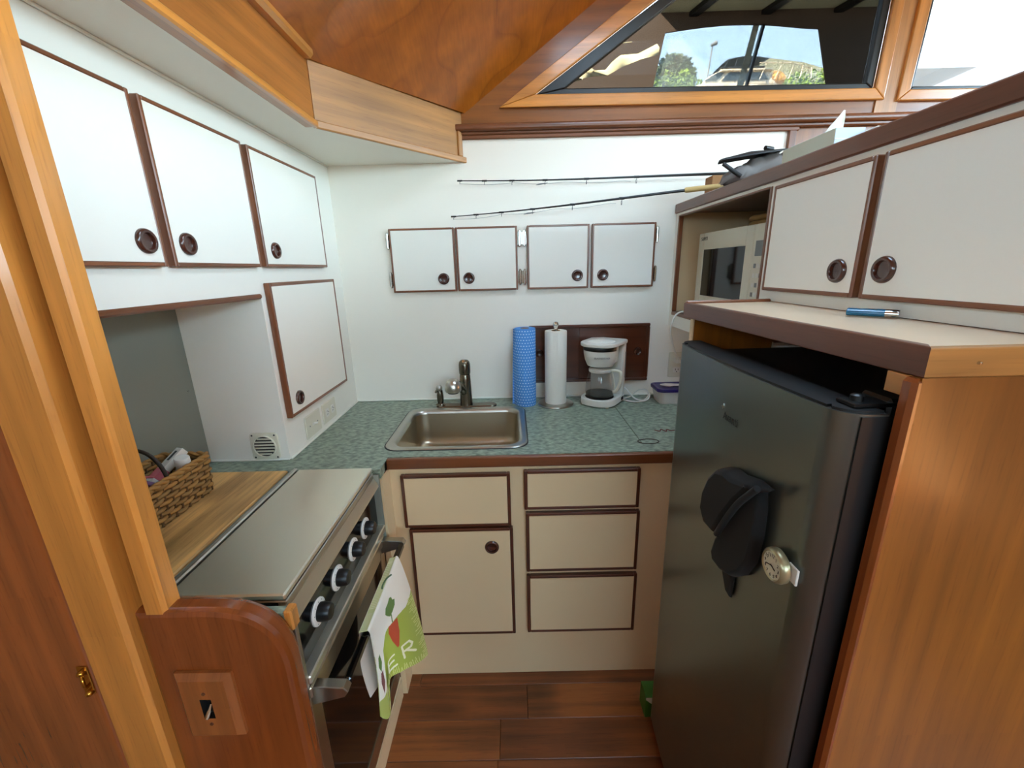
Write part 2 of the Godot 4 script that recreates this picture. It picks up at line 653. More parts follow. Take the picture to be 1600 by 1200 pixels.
func make_materials() -> void:
	var g1 := grain_texture(3, 0.20, 0.16, 0.30)
	var g2 := grain_texture(21, 0.36, 0.42, 0.5)
	var ven := veneer_texture(11)
	var quilt := quilt_texture()
	var fine := tex(noise_image(256, 256, 0.12, 9, 3))
	mat("laminate", Color(0.91, 0.895, 0.85), 0.42, {"bump": fine, "bump_scale": 0.004, "tri": 3.0})
	mat("laminate_cream", Color(0.87, 0.765, 0.60), 0.38)
	mat("shelf_cream", Color(0.83, 0.73, 0.61), 0.36)
	mat("wall_white", Color(0.93, 0.905, 0.85), 0.38)
	mat("caulk", Color(0.90, 0.89, 0.84), 0.5)
	mat("trim_brown", Color(0.52, 0.30, 0.17), 0.34, {"tex": g1, "coat": 0.35, "coat_rough": 0.2})
	mat("trim_dark", Color(0.37, 0.19, 0.115), 0.32, {"tex": g1, "coat": 0.35, "coat_rough": 0.2})
	mat("rail_brown", Color(0.46, 0.27, 0.19), 0.4, {"tex": g1, "coat": 0.3, "coat_rough": 0.25})
	mat("pull_brown", Color(0.26, 0.12, 0.08), 0.22, {"coat": 0.6})
	mat("teak", Color(0.88, 0.585, 0.27), 0.3, {"tex": g1, "coat": 0.5, "coat_rough": 0.12})
	mat("teak_light", Color(0.78, 0.54, 0.29), 0.36, {"tex": g1, "coat": 0.3, "coat_rough": 0.2})
	mat("teak_red", Color(0.58, 0.295, 0.125), 0.26, {"tex": g1, "coat": 0.7, "coat_rough": 0.08})
	mat("plate_wood", Color(0.64, 0.37, 0.18), 0.3, {"tex": g1, "coat": 0.5})
	mat("door_gloss", Color(0.64, 0.35, 0.16), 0.24, {"tex": g1, "coat": 0.9, "coat_rough": 0.05})
	mat("fascia", Color(0.72, 0.45, 0.20), 0.34, {"tex": g1, "coat": 0.35, "coat_rough": 0.15})
	mat("fascia_pale", Color(0.71, 0.49, 0.23), 0.4, {"tex": g1})
	mat("veneer", Color(0.69, 0.385, 0.11), 0.33, {"tex": ven, "scale": 0.8, "coat": 0.35, "coat_rough": 0.2})
	mat("panel_wood", Color(0.60, 0.35, 0.11), 0.34, {"tex": g1, "coat": 0.45, "coat_rough": 0.16})
	mat("butcher", Color(0.90, 0.70, 0.44), 0.45, {"tex": g2, "scale": 1.3})
	mat("floor_wood", Color(0.55, 0.31, 0.145), 0.38, {"tex": g2})
	mat("floor_wood_b", Color(0.51, 0.28, 0.13), 0.38, {"tex": g2})
	mat("counter", Color(1, 1, 1), 0.36, {"tex": mottle_texture(5, Color(0.38, 0.43, 0.375), Color(0.535, 0.59, 0.515), Color(0.68, 0.725, 0.635)), "scale": 1.7, "scale_v": 2.4})
	mat("dark_line", Color(0.05, 0.045, 0.04), 0.6)
	mat("steel", Color(0.74, 0.73, 0.69), 0.28, {"metal": 1.0})
	mat("steel_top", Color(0.90, 0.885, 0.82), 0.33, {"metal": 0.95, "bump": fine, "bump_scale": 0.006, "tri": 2.0})
	mat("steel_brushed", Color(0.74, 0.69, 0.60), 0.34, {"metal": 1.0})
	mat("steel_panel", Color(0.52, 0.53, 0.49), 0.45, {"metal": 0.35})
	mat("nickel", Color(0.46, 0.43, 0.37), 0.26, {"metal": 1.0})
	mat("chrome", Color(0.82, 0.82, 0.80), 0.1, {"metal": 1.0})
	mat("fridge_steel", Color(0.48, 0.49, 0.465), 0.29, {"metal": 0.88})
	mat("fridge_black", Color(0.03, 0.03, 0.032), 0.5)
	mat("black_gloss", Color(0.015, 0.015, 0.016), 0.1)
	mat("black_plastic", Color(0.025, 0.025, 0.027), 0.4)
	mat("black_cloth", Color(0.028, 0.027, 0.026), 0.9, {"rim": 0.3})
	mat("oven_glass", Color(0.012, 0.010, 0.009), 0.07)
	mat("white_plastic", Color(0.86, 0.85, 0.81), 0.3)
	mat("cream_plastic", Color(0.84, 0.82, 0.74), 0.35)
	mat("grey_plastic", Color(0.45, 0.46, 0.45), 0.4)
	mat("ink", Color(0.12, 0.11, 0.10), 0.6)
	mat("ink_grey", Color(0.20, 0.20, 0.19), 0.5)
	mat("blue_towel", Color(1, 1, 1), 0.9, {"tex": dots_texture(), "scale": 1.5, "scale_v": 5.0})
	mat("paper", Color(0.90, 0.88, 0.83), 0.95, {"bump": quilt, "bump_scale": 0.12, "scale": 1.0})
	M["paper"].uv1_scale = Vector3(5, 16, 1)
	mat("paper_plain", Color(0.90, 0.88, 0.84), 0.9)
	mat("cardboard", Color(0.62, 0.48, 0.34), 0.9)
	mat("towel", Color(1, 1, 1), 0.95, {"tex": towel_texture(), "rim": 0.2})
	mat("towel_back", Color(0.84, 0.80, 0.74), 0.95, {"rim": 0.2})
	mat("towel_green", Color(0.30, 0.40, 0.26), 0.95)
	mat("glass", Color(1, 1, 1), 0.02, {"alpha": 0.06})
	mat("carafe_glass", Color(0.42, 0.42, 0.40), 0.03, {"alpha": 0.16})
	mat("tinted_glass", Color(0.01, 0.011, 0.012), 0.02, {"alpha": 0.70})
	M["tinted_glass"].metallic_specular = 0.12
	mat("clear_vinyl", Color(0.8, 0.86, 0.86), 0.05, {"alpha": 0.10})
	mat("coffee", Color(0.05, 0.035, 0.03), 0.1)
	mat("tub", Color(0.80, 0.76, 0.72), 0.3, {"back": Color(0.4, 0.38, 0.36)})
	mat("purple_lid", Color(0.16, 0.11, 0.36), 0.3)
	mat("wicker", Color(0.62, 0.47, 0.26), 0.7, {"tex": g1})
	mat("wicker_dark", Color(0.42, 0.29, 0.14), 0.7, {"tex": g1})
	mat("wicker_rim", Color(0.72, 0.53, 0.27), 0.6, {"tex": g1})
	mat("handle_dark", Color(0.16, 0.12, 0.08), 0.6)
	mat("purple_bag", Color(0.45, 0.30, 0.47), 0.5)
	mat("pink", Color(0.80, 0.42, 0.45), 0.5)
	mat("white_box", Color(0.88, 0.86, 0.82), 0.5)
	mat("brass", Color(0.78, 0.58, 0.24), 0.22, {"metal": 1.0})
	mat("clock_rim", Color(0.66, 0.62, 0.48), 0.3, {"metal": 0.6})
	mat("clock_face", Color(0.80, 0.78, 0.68), 0.4)
	mat("cork", Color(0.80, 0.68, 0.44), 0.8)
	mat("rod_black", Color(0.03, 0.03, 0.032), 0.3)
	mat("grey_bag", Color(0.42, 0.39, 0.37), 0.7)
	mat("grey_bag_dark", Color(0.10, 0.10, 0.105), 0.6)
	mat("pale_plastic", Color(0.74, 0.75, 0.66), 0.35)
	mat("tissue_box", Color(0.76, 0.81, 0.86), 0.6)
	mat("tan_box", Color(0.60, 0.43, 0.26), 0.8)
	mat("lighter_blue", Color(0.05, 0.36, 0.50), 0.2, {"coat": 0.5})
	mat("gasket", Color(0.035, 0.038, 0.042), 0.35)
	mat("canvas_dark", Color(0.30, 0.24, 0.19), 0.85)
	mat("canvas_white", Color(0.90, 0.90, 0.90), 0.9, {"back": Color(0.6, 0.6, 0.6)})
	mat("canvas_roof", Color(0.66, 0.65, 0.55), 0.9, {"back": Color(0.30, 0.30, 0.24)})
	mat("swag", Color(0.80, 0.76, 0.60), 0.9)
	mat("coaming", Color(0.12, 0.135, 0.15), 0.5)
	mat("boat_white", Color(0.82, 0.76, 0.66), 0.35)
	mat("boat_blue", Color(0.10, 0.13, 0.17), 0.6)
	mat("boat_glass", Color(0.16, 0.18, 0.18), 0.1)
	mat("tan_dinghy", Color(0.84, 0.62, 0.30), 0.5)
	mat("leaf_light", Color(0.42, 0.52, 0.16), 0.8)
	mat("leaf_mid", Color(0.30, 0.40, 0.15), 0.8)
	mat("leaf_dark", Color(0.22, 0.29, 0.19), 0.85)
	mat("bark", Color(0.28, 0.22, 0.17), 0.9)
	mat("pole_grey", Color(0.48, 0.48, 0.47), 0.6)
	mat("stone", Color(0.50, 0.47, 0.42), 0.9)
	mat("hill", Color(0.60, 0.60, 0.50), 0.95)
	mat("sealant", Color(0.16, 0.17, 0.17), 0.5)
	mat("red_ink", Color(0.40, 0.10, 0.10), 0.6)
	mat("salon_wall", Color(0.58, 0.42, 0.27), 0.6)
	mat("roof_white", Color(0.84, 0.81, 0.75), 0.6)
	mat("carton_green", Color(0.20, 0.40, 0.10), 0.5)


# ------------------------------------------------------------------ parts used often
# local axes of a vertical face: x to the right as one looks at it, y up, z out of it
func face(out: Vector3, at: Vector3) -> Transform3D:
	return Transform3D(Basis(Vector3.UP.cross(out), Vector3.UP, out), at)


# a laminate door or drawer front with a wooden edge; x0..x1 and y0..y1 in the face's own axes
func front(parent: Node3D, called: String, xf: Transform3D, x0: float, x1: float, y0: float, y1: float, thick: float, tw: float, pull = null, wood := "trim_brown", lam := "laminate") -> MeshInstance3D:
	var b := B.new()
	b.box(Vector3(x0 + tw, y0 + tw, 0.001), Vector3(x1 - tw, y1 - tw, thick - 0.0012), 0.0)
	var d := obj(called, b, lam, parent)
	d.transform = xf
	var strips := [[x0, x0 + tw, y0, y1, 1], [x1 - tw, x1, y0, y1, 1], [x0 + tw, x1 - tw, y0, y0 + tw, 0], [x0 + tw, x1 - tw, y1 - tw, y1, 0]]
	for s in strips:
		var e := B.new()
		e.g = s[4]
		e.off = Vector2(x0 * 3.7, y0 * 2.3 + s[0])
		e.box(Vector3(s[0], s[2], 0.0005), Vector3(s[1], s[3], thick), 0.002)
		obj("edge_trim", e, wood, d)
	if pull != null:
		var px: Vector2 = pull
		var r := B.new()
		var rx := Transform3D(Basis(Vector3.RIGHT, Vector3(0, 0, 1), Vector3(0, -1, 0)), Vector3(px.x, px.y, thick - 0.0012))
		r.lathe([Vector2(0.0245, 0.0), Vector2(0.0243, 0.003), Vector2(0.0225, 0.0065), Vector2(0.0195, 0.0078), Vector2(0.0165, 0.0068), Vector2(0.0152, 0.004), Vector2(0.0148, 0.0012)], 28, rx)
		var ring := obj("finger_pull", r, "pull_brown", d)
		ring.set_meta("label", "round dark brown finger pull")
		var q := B.new()
		q.lathe([Vector2(0.0150, 0.0014), Vector2(0.011, 0.0006), Vector2(0.0, 0.0004)], 24, rx)
		obj("pull_recess", q, "pull_brown", d)
	return d


func bar(x0, x1, y0, y1, z0, z1, bev := 0.002, grain := -1) -> B:
	var b := B.new()
	var s := Vector3(x1 - x0, y1 - y0, z1 - z0).abs()
	b.g = grain if grain >= 0 else s.max_axis_index()
	b.off = Vector2(x0 * 1.7 + z1, y0 * 2.9 + x1)
	b.box(Vector3(x0, y0, z0), Vector3(x1, y1, z1), bev)
	return b


func _ready() -> void:
	# ---- camera
	var cam := Camera3D.new()
	cam.name = "camera"
	add_child(cam)
	cam.fov = 85.2003
	cam.near = 0.02
	cam.far = 300.0
	cam.transform = Transform3D(Basis(Vector3(0.999688, -0.024857, 0.002405), Vector3(0.024594, 0.963211, -0.26762), Vector3(0.004336, 0.267596, 0.963521)).orthonormalized(), Vector3(0, 1.49884, 1.87752))
	cam.current = true
	# ---- sky, sun, exposure
	var env := Environment.new()
	env.background_mode = Environment.BG_SKY
	var sky := Sky.new()
	var sm := ProceduralSkyMaterial.new()
	sm.sky_top_color = Color(0.69, 0.83, 0.95)
	sm.sky_horizon_color = Color(0.80, 0.92, 0.97)
	sm.sky_curve = 0.2
	sm.ground_bottom_color = Color(0.42, 0.41, 0.38)
	sm.ground_horizon_color = Color(0.62, 0.62, 0.60)
	sky.sky_material = sm
	env.sky = sky
	env.background_energy_multiplier = 1.9
	env.tonemap_mode = Environment.TONE_MAPPER_LINEAR
	env.tonemap_exposure = 9.9
	env.sdfgi_enabled = true
	env.ssao_enabled = true
	env.ssil_enabled = true
	var we := WorldEnvironment.new()
	we.name = "world_environment"
	we.environment = env
	add_child(we)
	var sun := DirectionalLight3D.new()
	sun.name = "sun"
	add_child(sun)
	sun.look_at_from_position(Vector3(-7.0, 6.2, 3.4), Vector3.ZERO)
	sun.light_energy = 5.0
	sun.light_color = Color(1.0, 0.96, 0.88)
	sun.light_angular_distance = 0.6
	sun.shadow_enabled = true
	sun.sky_mode = DirectionalLight3D.SKY_MODE_LIGHT_ONLY

	make_materials()
	build_shell()
	build_windows()
	build_left()
	build_back()
	build_base()
	build_right()
	build_stove()
	build_fridge()
	build_counter_things()
	build_small_things()
	build_outside()


# ------------------------------------------------------------------ the room
func build_shell() -> void:
	# floor of single boards
	var fl := struct_node("floor", "brown wood plank floor of the galley")
	var rng := RandomNumberGenerator.new()
	rng.seed = 4
	var z := 0.55
	var row := 0
	while z < 2.6:
		var x := -0.75 - rng.randf() * 0.5
		while x < 1.5:
			var l := rng.randf_range(0.75, 1.0)
			var b := bar(x + 0.0006, x + l - 0.0006, -0.012, 0.0, z + 0.0006, z + 0.1234, 0.0012, 0)
			b.off = Vector2(rng.randf(), rng.randf())
			var c := B.new()
			c.g = 0
			c.off = b.off
			c.box(Vector3(x + 0.0006, -0.012, z + 0.0006), Vector3(x + l - 0.0006, 0.0, z + 0.1234), 0.0012)
			obj("plank", c, "floor_wood" if rng.randf() < 0.5 else "floor_wood_b", fl)
			x += l
		z += 0.124
		row += 1
	obj("subfloor", bar(-1.3, 2.8, -0.06, -0.012, -0.06, 4.5, 0.0), "dark_line", fl)
	obj("rear_floor", bar(-1.3, 2.8, -0.012, 0.0, 2.66, 4.5, 0.0, 0), "floor_wood", fl)
	# the white wall behind the sink, and the woodwork above it
	struct("wall_back", bar(-1.06, 1.127, 0.0, 2.03, -0.05, 0.0, 0.0), "wall_white", "white laminate wall behind the sink")
	struct("wall_back_right", bar(1.127, 2.8, 0.0, 2.03, -0.05, -0.004, 0.0, 1), "panel_wood", "varnished wood wall panel right of the white wall")
	struct("trim_1", bar(1.120, 1.150, 1.70, 2.0, -0.004, 0.014, 0.003), "trim_brown", "upright brown strip at the end of the white wall")
	var wl := struct_node("wall_left", "left side of the boat with a side window behind the camera")
	obj("fore_panel", bar(-1.06, -1.012, 0.0, 2.7, -0.05, 2.35, 0.0), "salon_wall", wl)
	obj("lower_panel", bar(-1.06, -1.012, 0.0, 1.72, 2.35, 4.5, 0.0), "salon_wall", wl)
	obj("upper_panel", bar(-1.06, -1.012, 2.42, 2.7, 2.35, 4.5, 0.0), "salon_wall", wl)
	for zz in [[3.25, 3.35], [4.3, 4.5]]:
		obj("window_post", bar(-1.06, -1.012, 1.72, 2.42, zz[0], zz[1], 0.0), "salon_wall", wl)
	obj("deck_overhang", bar(-2.05, -1.06, 2.50, 2.54, 2.0, 4.8, 0.0), "boat_white", wl)
	var wr := struct_node("wall_right", "right side of the boat's saloon with a long side window")
	obj("lower_panel", bar(2.75, 2.8, 0.0, 1.76, -0.05, 4.5, 0.0), "salon_wall", wr)
	obj("upper_panel", bar(2.75, 2.8, 2.58, 2.7, -0.05, 4.5, 0.0), "salon_wall", wr)
	for zz in [0.0, 1.45, 2.95, 4.4]:
		obj("window_post", bar(2.75, 2.8, 1.76, 2.58, zz - 0.04, zz + 0.05, 0.0), "teak", wr)
	var rw := struct_node("wall_rear", "after end of the saloon with glazed doors")
	obj("lower_panel", bar(-1.06, 2.8, 0.0, 1.55, 4.45, 4.5, 0.0), "salon_wall", rw)
	obj("upper_panel", bar(-1.06, 2.8, 2.35, 2.7, 4.45, 4.5, 0.0), "salon_wall", rw)
	for xx in [[-1.06, 0.2], [1.15, 1.25], [2.2, 2.8]]:
		obj("window_post", bar(xx[0], xx[1], 1.55, 2.35, 4.45, 4.5, 0.0), "salon_wall", rw)
	# ceiling: curved veneer sheet rising from the fascia, then the flat saloon ceiling
	var rows := []
	var NZ := 40
	var NS := 24
	for i in NZ + 1:
		var zz := lerpf(-0.002, 2.4, float(i) / NZ)
		var r := []
		var d1 := -0.166 - 0.404 * zz / 0.467
		var d2 := -0.572
		var k := 0.03
		var hmix := clampf(0.5 + 0.5 * (d1 - d2) / k, 0.0, 1.0)
		var xf := lerpf(d2, d1, hmix) + k * hmix * (1.0 - hmix)
		for j in NS + 1:
			var s := float(j) / NS * 0.78
			r.append(Vector3(xf + s, 2.092 + 0.70 * s, zz))
		rows.append(r)
	var cb := B.new()
	cb.g = 2
	cb.sheet(rows, -0.012)
	var ce := struct_node("ceiling", "varnished plywood ceiling above the galley")
	obj("veneer_panel", cb, "veneer", ce)
	var HX := [0.27, 1.05]
	var HZ := [0.72, 1.34]
	obj("flat_panel", bar(0.0, HX[0], 2.645, 2.70, -0.05, 4.5, 0.0, 2), "roof_white", ce)
	obj("flat_panel", bar(HX[1], 2.8, 2.645, 2.70, -0.05, 4.5, 0.0, 2), "roof_white", ce)
	obj("flat_panel", bar(HX[0], HX[1], 2.645, 2.70, -0.05, HZ[0], 0.0, 2), "roof_white", ce)
	obj("flat_panel", bar(HX[0], HX[1], 2.645, 2.70, HZ[1], 4.5, 0.0, 2), "roof_white", ce)
	# deck hatch over the aisle, out of the picture
	var ht := struct_node("window_hatch", "square deck hatch in the ceiling above the galley aisle")
	for q in [[HX[0] - 0.03, HX[1] + 0.03, HZ[0] - 0.03, HZ[0]], [HX[0] - 0.03, HX[1] + 0.03, HZ[1], HZ[1] + 0.03], [HX[0] - 0.03, HX[0], HZ[0], HZ[1]], [HX[1], HX[1] + 0.03, HZ[0], HZ[1]]]:
		obj("frame", bar(q[0], q[1], 2.70, 2.725, q[2], q[3], 0.004), "teak", ht)
	obj("pane", bar(HX[0] - 0.01, HX[1] + 0.01, 2.726, 2.732, HZ[0] - 0.01, HZ[1] + 0.01, 0.0), "glass", ht)
	obj("side_panel", bar(-1.06, 0.0, 2.645, 2.70, -0.05, 4.5, 0.0, 2), "roof_white", ce)
	# soffit over the counter
	var so := B.new()
	so.prism(v2([[-1.0, 0.0], [-0.185, 0.0], [-0.575, 0.467], [-0.575, 2.3], [-1.0, 2.3]]), 1, 1.917, 1.925)
	struct("ceiling_soffit", so, "wall_white", "white underside of the boxed ceiling edge")
	# fascia boards round the soffit
	var fa := struct_node("trim_2", "varnished wood fascia round the lowered ceiling edge")
	var b1 := bar(-0.60, -0.572, 1.917, 2.12, 0.475, 2.3, 0.0, 2)
	obj("long_board", b1, "fascia", fa)
	obj("lower_bead", bar(-0.58, -0.562, 1.915, 1.935, 0.468, 2.3, 0.004, 2), "teak", fa)
	obj("upper_bead", bar(-0.60, -0.545, 2.086, 2.116, 0.478, 2.3, 0.009, 2), "teak", fa)
	# the slanting board: local x along it
	var A := Vector3(-0.572, 0, 0.467)
	var Bp := Vector3(-0.184, 0, 0.0)
	var along := (Bp - A).normalized()
	var outw := along.cross(Vector3.UP)
	if outw.x < 0:
		outw = -outw
	var sx := Transform3D(Basis(along, Vector3.UP, along.cross(Vector3.UP)), A)
	var L := A.distance_to(Bp)
	var sgn := 1.0 if along.cross(Vector3.UP).dot(outw) > 0 else -1.0
	var sb := B.new()
	sb.t = sx
	sb.box(Vector3(-0.002, 1.918, -0.02 * sgn), Vector3(L, 2.11, 0.002 * sgn), 0.0)
	obj("slanting_board", sb, "fascia_pale", fa)
	var sl := B.new()
	sl.t = sx
	sl.box(Vector3(-0.004, 1.914, 0.0), Vector3(L + 0.012, 1.936, 0.012 * sgn), 0.003)
	obj("slanting_bead", sl, "teak_light", fa)
	var en := B.new()
	en.t = sx
	en.g = 1
	en.box(Vector3(L - 0.028, 1.936, 0.0), Vector3(L - 0.006, 2.032, 0.010 * sgn), 0.003)
	obj("end_block", en, "teak_light", fa)
	# post, half wall and door at the left of the picture
	struct("trim_3", bar(-0.637, -0.597, 0.936, 2.64, 1.262, 1.300, 0.006, 1), "teak", "varnished strip of the door post beside the overhead cupboards")
	struct("trim_4", bar(-0.735, -0.650, 0.0, 2.64, 1.262, 1.322, 0.007, 1), "teak", "broad varnished door post")
	struct("trim_5", bar(-0.650, -0.637, 0.936, 2.64, 1.262, 1.268, 0.0, 1), "teak", "recessed strip between the two boards of the door post")
	var dr := struct_node("door_1", "glossy reddish varnished door at the left edge")
	var dp := B.new()
	dp.g = 1
	dp.prism(round_poly([[-1.01, 1.272], [-0.745, 1.272], [-0.745, 1.312], [-1.01, 1.312]], [0, 0.012, 0.012, 0]), 1, 0.0, 2.64, 0.0, true)
	obj("door_panel", dp, "door_gloss", dr)
	# brass catch on the door's edge
	var ca := thing("door_catch", "small brass catch on the edge of the glossy door", "catch", Vector3(-0.758, 0.83, 1.312))
	obj("plate", bar(-0.008, 0.010, -0.034, 0.026, 0.0, 0.0025, 0.001), "brass", ca)
	var kb := B.new()
	kb.lathe([Vector2(0.006, 0), Vector2(0.0055, 0.006), Vector2(0.003, 0.009), Vector2(0, 0.0095)], 14, Transform3D(Basis(Vector3.RIGHT, Vector3(0, 0, 1), Vector3(0, -1, 0)), Vector3(0.002, 0.016, 0.002)))
	obj("screw", kb, "brass", ca)
	var kb2 := B.new()
	kb2.lathe([Vector2(0.006, 0), Vector2(0.0055, 0.006), Vector2(0.003, 0.009), Vector2(0, 0.0095)], 14, Transform3D(Basis(Vector3.RIGHT, Vector3(0, 0, 1), Vector3(0, -1, 0)), Vector3(0.004, -0.028, 0.002)))
	obj("screw", kb2, "brass", ca)
	obj("hook", B.new().tube(spline([Vector3(0.0, 0.012, 0.004), Vector3(0.006, 0.004, 0.010), Vector3(0.006, -0.008, 0.010), Vector3(0.002, -0.016, 0.004)]), 0.0028, 8), "brass", ca)
	# half wall with rounded shoulder
	var hw := B.new()
	hw.g = 1
	hw.prism(round_poly([[-0.655, 0.0], [-0.403, 0.0], [-0.403, 0.955], [-0.655, 0.955]], [0, 0, 0.135, 0], 12), 2, 1.262, 1.302, 0.011, true)
	var h := struct("wall_half", hw, "teak_red", "low varnished half wall with a rounded shoulder beside the stove")
	# wooden switch plate on it
	var sp := thing("switch_plate", "wooden switch plate with sloping edges on the low half wall", "switch", Vector3(-0.558, 0.757, 1.302))
	var pl := B.new()
	pl.g = 1
	var P0 := [Vector3(-0.050, -0.073, 0), Vector3(0.050, -0.073, 0), Vector3(0.050, 0.073, 0), Vector3(-0.050, 0.073, 0)]
	var P1 := []
	var P2 := []
	for p in P0:
		P1.append(p + Vector3(0, 0, 0.006))
		P2.append(Vector3(p.x * 0.80, p.y * 0.86, 0.014))
	for ring in [[P0, P1], [P1, P2]]:
		for i in 4:
			var j := (i + 1) % 4
			var nn: Vector3 = (ring[0][j] - ring[0][i]).cross(ring[1][i] - ring[0][i]).normalized()
			pl.quad(ring[0][i], ring[0][j], ring[1][j], ring[1][i], nn)
	# front with a slot
	var slot := [Vector3(-0.010, -0.022, 0.014), Vector3(0.010, -0.022, 0.014), Vector3(0.010, 0.022, 0.014), Vector3(-0.010, 0.022, 0.014)]
	for i in 4:
		var j := (i + 1) % 4
		pl.quad(P2[i], P2[j], slot[j], slot[i], Vector3(0, 0, 1))
	obj("plate", pl, "plate_wood", sp)
	var sk := B.new()
	for i in 4:
		var j := (i + 1) % 4
		var dn := Vector3(0, 0, -0.012)
		var c := Vector3(0, 0, 0.014)
		sk.quad(slot[i], slot[j], slot[j] + dn, slot[i] + dn, (c - (slot[i] + slot[j]) / 2.0).normalized())
	sk.quad(slot[0] + Vector3(0, 0, -0.012), slot[1] + Vector3(0, 0, -0.012), slot[2] + Vector3(0, 0, -0.012), slot[3] + Vector3(0, 0, -0.012), Vector3(0, 0, 1))
	obj("slot", sk, "dark_line", sp)
	obj("toggle", B.new().tube([Vector3(0, -0.002, 0.004), Vector3(0.001, -0.014, 0.022)], [0.005, 0.0035], 10), "chrome", sp)
	for sy in [-0.035, 0.035]:
		obj("screw", B.new().lathe([Vector2(0.0035, 0), Vector2(0.003, 0.0012), Vector2(0, 0.0014)], 12, Transform3D(Basis(Vector3.RIGHT, Vector3(0, 0, 1), Vector3(0, -1, 0)), Vector3(0, sy, 0.014))), "trim_dark", sp)


func frame_band(outer: Array, inner: Array, z0: float, z1: float) -> Array:
	# four mitred pieces between two quads
	var out := []
	var n := outer.size()
	for i in n:
		var j := (i + 1) % n
		var b := B.new()
		var d := Vector2(outer[j][0] - outer[i][0], outer[j][1] - outer[i][1])
		b.g = 0 if absf(d.x) > absf(d.y) else 1
		b.off = Vector2(i * 0.31, i * 0.17)
		b.prism(v2([outer[i], outer[j], inner[j], inner[i]]), 2, z0, z1, 0.004)
		out.append(b)
	return out


func build_windows() -> void:
	# boards round the windows
	var bd := struct_node("trim_6", "varnished boards round the forward windows")
	obj("lower_board", bar(-0.2, 2.76, 2.03, 2.118, -0.03, 0.002, 0.0, 0), "panel_wood", bd)
	var tb := B.new()
	tb.g = 0
	tb.prism(v2([[-0.25, 2.118], [0.0, 2.118], [0.78, 2.628], [0.60, 2.66], [-0.25, 2.66]]), 2, -0.03, 0.002)
	obj("corner_board", tb, "panel_wood", bd)
	obj("top_board", bar(0.60, 2.76, 2.60, 2.66, -0.03, 0.002, 0.0, 0), "panel_wood", bd)
	var mb := B.new()
	mb.g = 1
	mb.prism(v2([[1.445, 2.05], [1.53, 2.05], [1.545, 2.64], [1.46, 2.64]]), 2, -0.03, 0.008)
	obj("mullion", mb, "teak_light", bd)
	var sill := struct_node("trim_7", "rounded brown sill moulding under the forward windows")
	var sm := B.new()
	sm.g = 0
	sm.prism(round_poly([[-0.002, 2.022], [0.030, 2.022], [0.030, 2.050], [-0.002, 2.050]], [0, 0.013, 0.013, 0]), 0, -0.205, 2.76, 0.0, true)
	obj("sill_nosing", sm, "trim_brown", sill)
	obj("lower_bead", bar(-0.185, 1.16, 1.997, 2.012, 0.0, 0.012, 0.003, 0), "trim_brown", sill)
	obj("upper_bead", bar(-0.185, 2.76, 2.010, 2.024, 0.0, 0.017, 0.004, 0), "trim_brown", sill)
	# window 1: tinted pane with slanting side
	var w1 := struct_node("window_1", "dark tinted forward window with a slanting left side")
	var o := [[-0.030, 2.104], [1.470, 2.096], [1.487, 2.60], [0.705, 2.60]]
	var inn := [[0.108, 2.146], [1.428, 2.136], [1.443, 2.565], [0.755, 2.565]]
	for b in frame_band(o, inn, 0.0, 0.018):
		obj("frame", b, "teak", w1)
	var gi := [[0.225, 2.168], [1.398, 2.158], [1.412, 2.545], [0.785, 2.545]]
	for b in frame_band(inn, gi, -0.022, 0.004):
		obj("gasket", b, "gasket", w1)
	var gl := B.new()
	gl.prism(v2([[0.2, 2.155], [1.41, 2.15], [1.42, 2.555], [0.77, 2.555]]), 2, -0.016, -0.012)
	obj("pane", gl, "tinted_glass", w1)
	# window 2: clear pane, only its lower left corner in view
	var w2 := struct_node("window_2", "bright forward window at the top right corner")
	var o2 := [[1.520, 2.090], [2.74, 2.080], [2.74, 2.60], [1.545, 2.60]]
	var i2 := [[1.566, 2.128], [2.70, 2.118], [2.70, 2.565], [1.588, 2.565]]
	for b in frame_band(o2, i2, 0.0, 0.018):
		obj("frame", b, "teak", w2)
	var g2 := [[1.584, 2.142], [2.685, 2.132], [2.685, 2.55], [1.606, 2.55]]
	for b in frame_band(i2, g2, -0.022, 0.004):
		obj("gasket", b, "gasket", w2)
	var gl2 := B.new()
	gl2.prism(v2([[1.575, 2.13], [2.69, 2.125], [2.69, 2.56], [1.595, 2.56]]), 2, -0.016, -0.012)
	obj("pane", gl2, "glass", w2)


